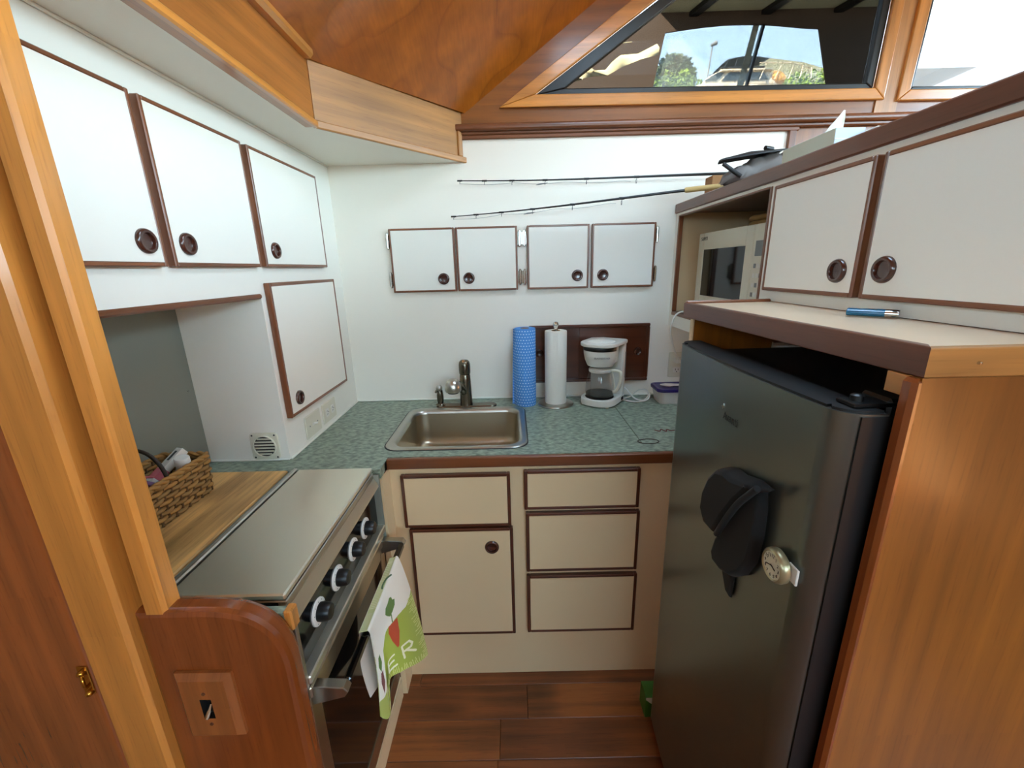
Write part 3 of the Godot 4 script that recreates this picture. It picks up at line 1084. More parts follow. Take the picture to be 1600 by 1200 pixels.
# ------------------------------------------------------------------ cupboards on the left
func build_left() -> void:
	var X := -0.739
	# overhead cupboards
	var oc := thing("overhead_cabinet", "long white overhead cupboard with three brown edged doors on the left", "cabinet", Vector3(-0.87, 1.44, 0.65))
	var inv := Transform3D(Basis.IDENTITY, -oc.position)
	var b := bar(-1.012, X, 1.437, 1.917, 0.0, 1.262, 0.0)
	var o := obj("body", b, "laminate", oc)
	o.transform = inv
	o = obj("bottom_trim", bar(X - 0.012, X + 0.006, 1.430, 1.444, 0.622, 1.262, 0.004, 2), "trim_brown", oc)
	o.transform = inv
	o = obj("corner_bead", bar(X, X + 0.006, 1.911, 1.917, 0.0, 1.262, 0.0015, 2), "caulk", oc)
	o.transform = inv
	var xf := inv * face(Vector3.RIGHT, Vector3(X, 0, 0))
	# local x = -z
	for d in [[1.26, 0.960, 1.004], [0.941, 0.618, 0.893], [0.592, 0.170, 0.531]]:
		front(oc, "door", xf, -d[0], -d[1], 1.5195, 1.846, 0.019, 0.009, Vector2(-d[2], 1.568))
	# lower cupboard with the niche wall
	var sc := thing("side_cabinet", "white cupboard with one tall brown edged door above the counter corner", "cabinet", Vector3(-0.87, 0.911, 0.31))
	inv = Transform3D(Basis.IDENTITY, -sc.position)
	o = obj("body", bar(-1.012, X, 0.911, 1.437, 0.0, 0.62, 0.001), "laminate", sc)
	o.transform = inv
	xf = inv * face(Vector3.RIGHT, Vector3(X, 0, 0))
	front(sc, "door", xf, -0.600, -0.127, 1.046, 1.474, 0.019, 0.011, Vector2(-0.535, 1.098))
	# niche behind the stove
	var nb := thing("niche_backing", "dull metal sheet at the back of the stove niche", "panel", Vector3(-1.006, 0.93, 0.94))
	inv = Transform3D(Basis.IDENTITY, -nb.position)
	o = obj("sheet", bar(-1.012, -1.0005, 0.923, 1.436, 0.6205, 1.2515, 0.0), "steel_panel", nb)
	o.transform = inv
	o = obj("near_sheet", bar(-1.0, -0.66, 0.923, 1.428, 1.252, 1.262, 0.0), "steel_panel", nb)
	o.transform = inv
	o = obj("rivet", B.new().lathe([Vector2(0.0028, 0), Vector2(0.002, 0.0014), Vector2(0, 0.0018)], 10, Transform3D(Basis(Vector3(0, 1, 0), Vector3(1, 0, 0), Vector3(0, 0, -1)), Vector3(-1.0, 1.16, 0.645))), "chrome", nb)
	o.transform = inv
	# louvred vent on the niche's side
	var ve := thing("air_vent", "small cream louvred vent low on the niche side", "vent", Vector3(-0.811, 0.962, 0.6205))
	var vp := B.new()
	vp.prism(round_poly([[-0.044, -0.046], [0.044, -0.046], [0.046, 0.0], [0.044, 0.046], [-0.044, 0.046], [-0.046, 0.0]], [0.012, 0.012, 0, 0.012, 0.012, 0]), 2, 0.0, 0.006, 0.0015)
	obj("plate", vp, "cream_plastic", ve)
	obj("ring", B.new().lathe([Vector2(0.038, 0), Vector2(0.0375, 0.004), Vector2(0.0355, 0.005), Vector2(0.034, 0.003), Vector2(0.034, 0.0)], 32, Transform3D(Basis(Vector3.RIGHT, Vector3(0, 0, 1), Vector3(0, -1, 0)), Vector3(0, 0, 0.006))), "cream_plastic", ve)
	obj("opening", B.new().lathe([Vector2(0.034, 0.0004), Vector2(0.0, 0.0004)], 32, Transform3D(Basis(Vector3.RIGHT, Vector3(0, 0, 1), Vector3(0, -1, 0)), Vector3(0, 0, 0.006))), "ink_grey", ve)
	for k in 6:
		var y := -0.026 + k * 0.0104
		var w := sqrt(0.0335 * 0.0335 - y * y)
		var sb := B.new()
		sb.t = Transform3D(Basis(Vector3.RIGHT, 0.5), Vector3(0, y, 0.0085))
		sb.box(Vector3(-w, -0.0036, -0.0009), Vector3(w, 0.0036, 0.0009), 0.0006)
		obj("slat", sb, "cream_plastic", ve)
	for s in [[-0.036, -0.038], [0.036, -0.038], [0.036, 0.038], [-0.036, 0.038]]:
		obj("screw", B.new().lathe([Vector2(0.0032, 0), Vector2(0.0028, 0.0012), Vector2(0, 0.0014)], 10, Transform3D(Basis(Vector3.RIGHT, Vector3(0, 0, 1), Vector3(0, -1, 0)), Vector3(s[0], s[1], 0.0058))), "ink_grey", ve)
	# switch and outlet under the tall door
	var sw := thing("light_switch", "white wall plate with a toggle switch left of the outlet", "switch", Vector3(X, 0.970, 0.445))
	var sf := face(Vector3.RIGHT, Vector3.ZERO)
	var pb := B.new()
	pb.t = sf
	pb.box(Vector3(-0.058, -0.042, 0.0), Vector3(0.058, 0.042, 0.006), 0.003)
	obj("plate", pb, "cream_plastic", sw)
	pb = B.new()
	pb.t = sf
	pb.box(Vector3(-0.012, -0.005, 0.006), Vector3(0.012, 0.005, 0.0072), 0.0006)
	obj("toggle_frame", pb, "white_plastic", sw)
	pb = B.new()
	pb.t = sf
	pb.tube([Vector3(0.0, 0, 0.006), Vector3(0.008, 0, 0.017)], [0.0045, 0.0035], 8)
	obj("toggle", pb, "white_plastic", sw)
	for sx in [-0.03, 0.03]:
		pb = B.new()
		pb.t = sf
		pb.lathe([Vector2(0.003, 0), Vector2(0.0025, 0.001), Vector2(0, 0.0012)], 10, Transform3D(Basis(Vector3.RIGHT, Vector3(0, 0, 1), Vector3(0, -1, 0)), Vector3(sx, 0, 0.006)))
		obj("screw", pb, "grey_plastic", sw)
	outlet("wall_outlet", "white double outlet near the counter corner on the left", face(Vector3.RIGHT, Vector3(X, 0.972, 0.305)), true)


func outlet(called: String, label: String, xf: Transform3D, flat: bool) -> Node3D:
	var t := thing(called, label, "outlet", xf.origin)
	var sf := Transform3D(xf.basis, Vector3.ZERO)
	if flat:
		sf = sf * Transform3D(Basis(Vector3(0, 0, 1), PI / 2), Vector3.ZERO)
	var pb := B.new()
	pb.t = sf
	pb.box(Vector3(-0.04, -0.058, 0.0), Vector3(0.04, 0.058, 0.006), 0.003)
	obj("plate", pb, "cream_plastic", t)
	for s in [-1.0, 1.0]:
		pb = B.new()
		pb.t = sf
		pb.prism(round_poly([[-0.016, s * 0.024 - 0.013], [0.016, s * 0.024 - 0.013], [0.016, s * 0.024 + 0.013], [-0.016, s * 0.024 + 0.013]], [0.006, 0.006, 0.006, 0.006]), 2, 0.006, 0.0078, 0.0006)
		var rc := obj("receptacle", pb, "white_plastic", t)
		var hb := B.new()
		hb.t = sf
		hb.box(Vector3(-0.0072, s * 0.024 - 0.002, 0.0077), Vector3(-0.0050, s * 0.024 + 0.006, 0.0080), 0.0)
		hb.box(Vector3(0.0050, s * 0.024 - 0.002, 0.0077), Vector3(0.0072, s * 0.024 + 0.006, 0.0080), 0.0)
		hb.lathe([Vector2(0.0026, 0.0), Vector2(0.0026, 0.0003), Vector2(0, 0.0003)], 10, Transform3D(Basis(Vector3.RIGHT, Vector3(0, 0, 1), Vector3(0, -1, 0)), Vector3(0, s * 0.024 - 0.008, 0.0077)))
		obj("slots", hb, "ink_grey", rc)
	return t


# ------------------------------------------------------------------ cupboards in the back wall
func hinge(parent: Node3D, x: float, y: float) -> void:
	var b := B.new()
	b.box(Vector3(x - 0.009, y - 0.026, 0.001), Vector3(x + 0.009, y + 0.026, 0.004), 0.001)
	b.tube([Vector3(x, y - 0.030, 0.010), Vector3(x, y + 0.030, 0.010)], 0.0055, 10)
	for s in [-1.0, 1.0]:
		b.lathe([Vector2(0.0055, 0), Vector2(0.003, 0.004), Vector2(0, 0.005)], 10, Transform3D(Basis(Vector3.RIGHT, 0.0 if s > 0 else PI), Vector3(x, y + s * 0.030, 0.010)))
	obj("hinge", b, "chrome", parent)


func build_back() -> void:
	var defs := [
		["white double door wall cupboard with brown edges, left pair above the sink", [-0.511, -0.236, -0.291], [-0.230, 0.029, -0.182], -0.520, 0.040],
		["white double door wall cupboard with brown edges, right pair beside the microwave cubby", [0.071, 0.334, 0.285], [0.345, 0.613, 0.395], 0.059, 0.622]]
	for d in defs:
		var c := thing("wall_cabinet", d[0], "cabinet", Vector3(0, 1.40, 0.0), "pair of cupboards let into the white wall")
		var xf := Transform3D(Basis.IDENTITY, Vector3(0, -1.40, 0.0005))
		front(c, "door", xf, d[1][0], d[1][1], 1.407, 1.669, 0.019, 0.008, Vector2(d[1][2], 1.461))
		front(c, "door", xf, d[2][0], d[2][1], 1.407, 1.669, 0.019, 0.008, Vector2(d[2][2], 1.461))
		for hx in [d[3], d[4]]:
			for hy in [0.060, 0.220]:
				hinge(c, hx, hy)
	# brown sliding doors behind the coffee maker
	var s := thing("sliding_cabinet", "low dark brown cupboard with sliding doors behind the coffee maker", "cabinet", Vector3(0.345, 0.985, 0.0))
	for f in [[-0.272, 0.272, 0.248, 0.262, 0], [-0.272, 0.272, -0.002, 0.012, 0], [-0.272, -0.258, 0.012, 0.248, 1], [0.258, 0.272, 0.012, 0.248, 1]]:
		obj("frame", bar(f[0], f[1], f[2], f[3], 0.0005, 0.013, 0.003, f[4]), "trim_dark", s)
	var p1 := obj("sliding_door", bar(-0.258, -0.02, 0.012, 0.248, 0.0005, 0.004, 0.0, 0), "trim_dark", s)
	var p2 := obj("sliding_door", bar(-0.045, 0.258, 0.012, 0.248, 0.0045, 0.008, 0.001, 0), "trim_dark", s)
	for k in [[-0.225, 0.004, p1], [0.222, 0.008, p2]]:
		var rx := Transform3D(Basis(Vector3.RIGHT, Vector3(0, 0, 1), Vector3(0, -1, 0)), Vector3(k[0], 0.135, k[1]))
		obj("finger_pull", B.new().lathe([Vector2(0.019, 0.0), Vector2(0.018, 0.0025), Vector2(0.016, 0.003), Vector2(0.014, 0.001), Vector2(0.0, 0.0005)], 24, rx), "pull_brown", k[2])


# ------------------------------------------------------------------ sink unit and counter
func build_base() -> void:
	var c := thing("base_cabinet", "cream sink cupboard with a door and four brown edged drawers", "cabinet", Vector3(0.05, 0.0, 0.55))
	var inv := Transform3D(Basis.IDENTITY, -c.position)
	var o := obj("face_panel", bar(-0.418, 0.515, 0.0, 0.8725, 0.605, 0.625, 0.0), "laminate_cream", c)
	o.transform = inv
	o = obj("carcass", bar(-0.70, 0.715, 0.0, 0.72, 0.05, 0.605, 0.0), "laminate_cream", c)
	o.transform = inv
	o = obj("return_panel", bar(-0.436, -0.418, 0.0, 0.8725, 0.605, 0.70, 0.0), "laminate_cream", c)
	o.transform = inv
	var xf := inv * Transform3D(Basis.IDENTITY, Vector3(0, 0, 0.625))
	front(c, "drawer", xf, -0.380, -0.020, 0.657, 0.853, 0.018, 0.011, null, "trim_dark", "laminate_cream")
	front(c, "door", xf, -0.368, -0.015, 0.203, 0.649, 0.018, 0.011, Vector2(-0.089, 0.575), "trim_dark", "laminate_cream")
	front(c, "drawer", xf, 0.026, 0.408, 0.716, 0.860, 0.018, 0.011, null, "trim_dark", "laminate_cream")
	front(c, "drawer", xf, 0.030, 0.414, 0.470, 0.703, 0.018, 0.011, null, "trim_dark", "laminate_cream")
	front(c, "drawer", xf, 0.030, 0.418, 0.206, 0.452, 0.018, 0.011, null, "trim_dark", "laminate_cream")
	# counter, built round the sink hole
	var ct := thing("countertop", "mottled green laminate counter with a brown front edge", "countertop", Vector3(0.0, 0.88, 0.3))
	inv = Transform3D(Basis.IDENTITY, -ct.position)
	var Y0 := 0.880
	var Y1 := 0.910
	var cb := B.new()
	cb.g = 0
	for r in [[-0.739, -0.436, 0.0, 0.62], [-0.436, 0.024, 0.0, 0.160], [-0.436, 0.024, 0.548, 0.62], [0.024, 0.4325, 0.0, 0.62], [0.4325, 0.72, 0.565, 0.62], [0.4325, 0.72, 0.0, 0.035], [-1.0, -0.42, 0.62, 0.705]]:
		cb.box(Vector3(r[0], Y0, r[2]), Vector3(r[1], Y1, r[3]), 0.0)
	o = obj("top", cb, "counter", ct)
	o.transform = inv
	cb = B.new()
	cb.g = 0
	cb.box(Vector3(0.4355, Y0, 0.038), Vector3(0.72, Y1 - 0.0005, 0.562), 0.001)
	o = obj("lift_out_lid", cb, "counter", ct)
	o.transform = inv
	o = obj("lid_ledge", bar(0.425, 0.72, Y0 - 0.012, Y0, 0.03, 0.575, 0.0), "dark_line", ct)
	o.transform = inv
	o = obj("front_trim", bar(-0.425, 0.517, 0.873, 0.9095, 0.620, 0.638, 0.003, 0), "trim_brown", ct)
	o.transform = inv
	o = obj("corner_trim", bar(-0.436, -0.420, 0.873, 0.9095, 0.632, 0.662, 0.003, 2), "trim_brown", ct)
	o.transform = inv
	for q in [[-0.739, 0.72, 0.0, 0.007], [-0.739, -0.732, 0.0, 0.62]]:
		o = obj("caulk_bead", bar(q[0], q[1], 0.9105, 0.917, q[2], q[3], 0.002), "caulk", ct)
		o.transform = inv
	o = obj("caulk_bead", bar(-1.0, -0.739, 0.9105, 0.917, 0.6205, 0.627, 0.002), "caulk", ct)
	o.transform = inv
	# ring and red scrawl by the lid's corner
	var rg := []
	for k in 30:
		rg.append(Vector3(0.459 + 0.036 * cos(TAU * k / 30.0), 0.9112, 0.543 + 0.020 * sin(TAU * k / 30.0)))
	o = obj("lift_ring", B.new().tube(rg, 0.0014, 6, true), "pull_brown", ct)
	o.transform = inv
	o = obj("red_mark", B.new().tube(spline([Vector3(0.515, 0.9098, 0.440), Vector3(0.530, 0.9098, 0.452), Vector3(0.540, 0.9098, 0.435), Vector3(0.552, 0.9098, 0.456), Vector3(0.560, 0.9098, 0.438), Vector3(0.572, 0.9098, 0.450), Vector3(0.590, 0.9098, 0.445)]), 0.0022, 6), "red_ink", ct)
	o.transform = inv
	# sink
	var sk := thing("sink", "square stainless steel sink set into the green counter", "sink", Vector3(-0.206, 0.911, 0.354))
	var rim := B.new()
	rim.loft([rrect(0.249, 0.218, 0.055, 0.0), rrect(0.247, 0.216, 0.054, 0.0035), rrect(0.241, 0.210, 0.052, 0.005), rrect(0.228, 0.197, 0.050, 0.004), rrect(0.222, 0.191, 0.050, 0.001), rrect(0.219, 0.188, 0.050, -0.004), rrect(0.217, 0.186, 0.050, -0.012)], false, false)
	obj("rim", rim, "steel", sk)
	var bs := B.new()
	bs.loft([rrect(0.217, 0.186, 0.050, -0.012), rrect(0.214, 0.183, 0.050, -0.06), rrect(0.211, 0.180, 0.050, -0.115), rrect(0.207, 0.176, 0.050, -0.135), rrect(0.195, 0.164, 0.050, -0.147), rrect(0.17, 0.14, 0.050, -0.150), rrect(0.06, 0.06, 0.059, -0.153), rrect(0.04, 0.04, 0.0399, -0.154)], false, true)
	obj("bowl", bs, "steel_brushed", sk)
	obj("drain", B.new().lathe([Vector2(0.042, -0.1525), Vector2(0.040, -0.150), Vector2(0.034, -0.151), Vector2(0.030, -0.158), Vector2(0.0, -0.158)], 28), "chrome", sk)
	var se := B.new()
	se.loft([rrect(0.2525, 0.2215, 0.057, -0.0009), rrect(0.252, 0.221, 0.057, 0.0012), rrect(0.2485, 0.2175, 0.055, 0.0012)], false, false)
	obj("sealant_line", se, "sealant", sk)
	# faucet
	var fa := thing("faucet", "brushed metal kitchen faucet with stubby spout behind the sink", "faucet", Vector3(-0.213, 0.9105, 0.105))
	var bp := B.new()
	bp.loft([rrect(0.135, 0.026, 0.0259, 0.0, Vector2(0.0, 0.0), 8), rrect(0.135, 0.026, 0.0259, 0.004, Vector2(0.0, 0.0), 8), rrect(0.130, 0.021, 0.0209, 0.0075, Vector2(0.0, 0.0), 8)], true, true)
	obj("base_plate", bp, "nickel", fa)
	obj("body", B.new().lathe([Vector2(0.0285, 0.007), Vector2(0.0275, 0.012), Vector2(0.026, 0.06), Vector2(0.0245, 0.11), Vector2(0.023, 0.142), Vector2(0.021, 0.147)], 28), "nickel", fa)
	obj("handle", B.new().lathe([Vector2(0.020, 0.146), Vector2(0.0245, 0.150), Vector2(0.0255, 0.165), Vector2(0.025, 0.190), Vector2(0.022, 0.202), Vector2(0.015, 0.209), Vector2(0.0, 0.211)], 28), "nickel", fa)
	obj("lever", B.new().tube(spline([Vector3(0, 0.196, 0.004), Vector3(0.0, 0.207, 0.018), Vector3(0.001, 0.212, 0.034)]), [0.010, 0.010, 0.0095, 0.009, 0.0085, 0.008, 0.008, 0.0078, 0.0076, 0.0074, 0.0072, 0.007, 0.0066], 12), "chrome", fa)
	obj("spout", B.new().tube(spline([Vector3(-0.004, 0.060, 0.006), Vector3(-0.014, 0.098, 0.040), Vector3(-0.024, 0.122, 0.080), Vector3(-0.033, 0.128, 0.118)]), 0.0165, 16), "nickel", fa)
	obj("spray_head", B.new().lathe([Vector2(0.022, 0.0), Vector2(0.031, 0.003), Vector2(0.0335, 0.010), Vector2(0.033, 0.022), Vector2(0.030, 0.036), Vector2(0.023, 0.049), Vector2(0.012, 0.056), Vector2(0, 0.058)], 28, Transform3D(Basis.IDENTITY, Vector3(-0.036, 0.104, 0.130))), "steel", fa)
	obj("aerator", B.new().lathe([Vector2(0.024, 0.004), Vector2(0.022, -0.004), Vector2(0.010, -0.008), Vector2(0.0, -0.008)], 24, Transform3D(Basis.IDENTITY, Vector3(-0.036, 0.104, 0.130))), "black_plastic", fa)
	# side sprayer
	var sp := thing("side_sprayer", "small metal hand sprayer standing left of the faucet", "sprayer", Vector3(-0.328, 0.9182, 0.104))
	obj("base", B.new().lathe([Vector2(0.0, 0.0), Vector2(0.021, 0.0), Vector2(0.020, 0.004), Vector2(0.013, 0.009)], 24), "nickel", sp)
	obj("grip", B.new().lathe([Vector2(0.013, 0.008), Vector2(0.0145, 0.02), Vector2(0.015, 0.045), Vector2(0.0125, 0.062), Vector2(0.011, 0.068)], 24), "nickel", sp)
	obj("head", B.new().lathe([Vector2(0.0, -0.014), Vector2(0.0075, -0.0125), Vector2(0.013, -0.006), Vector2(0.0148, 0.0), Vector2(0.013, 0.008), Vector2(0.0075, 0.0135), Vector2(0.0, 0.015)], 24, Transform3D(Basis.IDENTITY, Vector3(-0.002, 0.078, 0.004))), "steel", sp)
	obj("trigger", B.new().tube([Vector3(-0.008, 0.074, 0.010), Vector3(-0.018, 0.060, 0.014)], [0.006, 0.004], 10), "nickel", sp)


# ------------------------------------------------------------------ right hand cupboard
func build_right() -> void:
	var X := 0.70
	var c := thing("peninsula_cabinet", "white hanging cupboard on the right with brown top rail and open microwave cubby", "cabinet", Vector3(0.95, 1.235, 1.0))
	var inv := Transform3D(Basis.IDENTITY, -c.position)
	var parts := [
		["top_rail", bar(X - 0.008, X + 0.02, 1.700, 1.737, 0.002, 2.1, 0.003, 2), "rail_brown"],
		["top_board", bar(X + 0.02, 1.40, 1.700, 1.730, 0.002, 2.1, 0.0, 2), "rail_brown"],
		["far_stile", bar(X, X + 0.018, 1.235, 1.700, 0.002, 0.032, 0.0), "laminate"],
		["upper_strip", bar(X, X + 0.018, 1.691, 1.700, 0.032, 2.1, 0.0), "laminate"],
		["mid_stile", bar(X, X + 0.018, 1.30, 1.691, 0.672, 0.70, 0.0), "laminate"],
		["lower_strip", bar(X, X + 0.018, 1.235, 1.284, 0.032, 0.74, 0.0), "laminate"],
		["cubby_underside", bar(X + 0.018, 1.36, 1.24, 1.274, 0.002, 0.74, 0.0), "laminate"],
		["face_panel", bar(X, 1.36, 1.3955, 1.700, 0.70, 2.1, 0.0), "laminate"],
		["cubby_floor", bar(X + 0.001, 1.36, 1.275, 1.300, 0.032, 0.70, 0.0), "trim_brown"],
		["cubby_back", bar(1.34, 1.36, 1.30, 1.70, 0.002, 0.70, 0.0), "laminate_cream"],
		["cubby_side", bar(X + 0.018, 1.34, 1.30, 1.70, 0.002, 0.020, 0.0), "laminate_cream"],
		["cubby_side", bar(X + 0.018, 1.34, 1.30, 1.70, 0.682, 0.70, 0.0), "laminate_cream"],
		["cubby_edge", bar(X - 0.002, X + 0.016, 1.30, 1.691, 0.030, 0.040, 0.002, 1), "trim_brown"],
		["cubby_edge", bar(X - 0.002, X + 0.016, 1.30, 1.691, 0.662, 0.674, 0.002, 1), "trim_brown"],
		["cubby_edge", bar(X - 0.002, X + 0.016, 1.284, 1.300, 0.030, 0.674, 0.002, 2), "trim_brown"],
		["cubby_edge", bar(X - 0.002, X + 0.016, 1.686, 1.692, 0.040, 0.662, 0.002, 2), "trim_brown"]]
	for p in parts:
		var o := obj(p[0], p[1], p[2], c)
		o.transform = inv
	var xf := inv * face(Vector3.LEFT, Vector3(X, 0, 0))
	front(c, "door", xf, 0.712, 1.024, 1.424, 1.684, 0.019, 0.009, Vector2(0.975, 1.476))
	front(c, "door", xf, 1.040, 1.62, 1.424, 1.684, 0.019, 0.009, Vector2(1.088, 1.479))
	# shelf above the refrigerator
	var s := thing("fridge_shelf", "cream shelf with brown wooden edge above the refrigerator", "shelf", Vector3(0.6, 1.36, 1.05))
	inv = Transform3D(Basis.IDENTITY, -s.position)
	var tb := B.new()
	tb.prism(v2([[0.482, 0.74], [X, 0.74], [X, 1.376], [0.506, 1.376]]), 1, 1.362, 1.3945)
	var o := obj("board", tb, "shelf_cream", s)
	o.transform = inv
	tb = B.new()
	tb.g = 2
	tb.prism(v2([[0.468, 0.728], [0.482, 0.74], [0.507, 1.376], [0.494, 1.392]]), 1, 1.358, 1.397, 0.002)
	o = obj("front_edge", tb, "rail_brown", s)
	o.transform = inv
	tb = B.new()
	tb.g = 0
	tb.prism(v2([[0.494, 1.392], [0.507, 1.376], [1.30, 1.376], [1.30, 1.392]]), 1, 1.358, 1.3945, 0.002)
	o = obj("near_edge", tb, "teak_light", s)
	o.transform = inv
	o = obj("far_fiddle", bar(0.47, X - 0.003, 1.385, 1.402, 0.727, 0.739, 0.003, 0), "trim_brown", s)
	o.transform = inv
	o = obj("nail", B.new().lathe([Vector2(0.0022, 0), Vector2(0.0018, 0.003), Vector2(0, 0.0034)], 10, Transform3D(Basis(Vector3.RIGHT, Vector3(0, 0, 1), Vector3(0, -1, 0)), Vector3(0.555, 1.376, 1.392))), "chrome", s)
	o.transform = inv
	# panels either side of the refrigerator
	var fp := struct_node("wall_fridge_far", "wooden panel behind the far end of the refrigerator")
	obj("panel", bar(0.486, X, 0.0, 1.357, 0.746, 0.762, 0.0, 1), "panel_wood", fp)
	obj("pale_edge", bar(0.481, 0.486, 0.0, 1.357, 0.746, 0.762, 0.001, 1), "laminate_cream", fp)
	var np := struct_node("wall_fridge_near", "broad varnished panel at the near end of the refrigerator")
	obj("panel", bar(0.497, 1.62, 0.0, 1.357, 1.374, 1.388, 0.0, 1), "panel_wood", np)
	obj("edge_moulding", bar(0.485, 0.499, 0.0, 1.357, 1.371, 1.392, 0.005, 1), "teak_red", np)
	obj("cleat", bar(0.492, 0.520, 1.330, 1.357, 1.344, 1.373, 0.001, 2), "teak_light", np)
	struct("wall_fridge_back", bar(1.12, 1.14, 0.0, 1.394, 0.762, 1.374, 0.0), "panel_wood")
	struct("wall_fridge_top", bar(X, 1.12, 1.37, 1.394, 0.762, 1.374, 0.0), "panel_wood")
	# microwave in its cubby
	var m := thing("microwave", "white microwave oven standing in the open cubby", "microwave", Vector3(0.95, 1.301, 0.30))
	var fx := Transform3D(face(Vector3.LEFT, Vector3.ZERO).basis, Vector3(0.782 - 0.95, 0, 0))
	var mb := B.new()
	mb.t = fx
	mb.box(Vector3(-0.245, 0.008, -0.34), Vector3(0.245, 0.313, -0.014), 0.004)
	obj("body", mb, "white_plastic", m)
	mb = B.new()
	mb.t = fx
	# door frame round the window
	mb.box(Vector3(-0.245, 0.012, -0.014), Vector3(-0.199, 0.313, 0.0), 0.003)
	mb.box(Vector3(0.115, 0.012, -0.014), Vector3(0.163, 0.313, 0.0), 0.003)
	mb.box(Vector3(-0.199, 0.250, -0.0135), Vector3(0.115, 0.313, -0.0005), 0.0)
	mb.box(Vector3(-0.199, 0.012, -0.0135), Vector3(0.115, 0.070, -0.0005), 0.0)
	var dr := obj("door", mb, "cream_plastic", m)
	mb = B.new()
	mb.t = fx
	mb.box(Vector3(-0.199, 0.070, -0.012), Vector3(0.115, 0.250, -0.003), 0.0)
	obj("window", mb, "oven_glass", dr)
	text("lettering", "SANYO", 0.013, 0.0006, fx * Transform3D(Basis.IDENTITY, Vector3(-0.196, 0.291, 0.0003)), "ink", m)
	mb = B.new()
	mb.t = fx
	mb.box(Vector3(0.165, 0.012, -0.014), Vector3(0.245, 0.313, 0.0), 0.003)
	var cp := obj("control_panel", mb, "cream_plastic", m)
	mb = B.new()
	mb.t = fx
	mb.box(Vector3(0.180, 0.215, 0.0), Vector3(0.232, 0.262, 0.001), 0.0)
	obj("display", mb, "grey_plastic", cp)
	for r in 5:
		for q in 3:
			mb = B.new()
			mb.t = fx
			mb.box(Vector3(0.181 + q * 0.018, 0.178 - r * 0.030, 0.0), Vector3(0.193 + q * 0.018, 0.192 - r * 0.030, 0.0014), 0.0005)
			obj("button", mb, "grey_plastic" if (r + q) % 3 == 0 else "white_plastic", cp)
	for q in [[-0.22, -0.04], [0.22, -0.04], [-0.22, -0.31], [0.22, -0.31]]:
		mb = B.new()
		mb.t = fx
		mb.lathe([Vector2(0.010, 0.008), Vector2(0.009, 0.0), Vector2(0, 0.0)], 12, Transform3D(Basis.IDENTITY, Vector3(q[0], 0, q[1])))
		obj("foot", mb, "black_plastic", m)
	# woven trivet on top
	var tv := thing("woven_mat", "round woven mat lying on the microwave", "trivet", Vector3(0.95, 1.6145, 0.37))
	for k in 2:
		for r in 5:
			var pts := []
			var rad := 0.032 + r * 0.021
			for i in 40:
				var f := TAU * i / 40.0
				pts.append(Vector3(cos(f) * rad, 0.0095 + k * 0.018 + 0.0015 * sin(f * 14.0), sin(f) * rad))
			obj("coil", B.new().tube(pts, 0.0095, 8, true), "wicker" if r % 2 == 0 else "wicker_dark", tv)
	obj("centre", B.new().lathe([Vector2(0.024, 0.0), Vector2(0.024, 0.034), Vector2(0.0, 0.036)], 16), "wicker", tv)


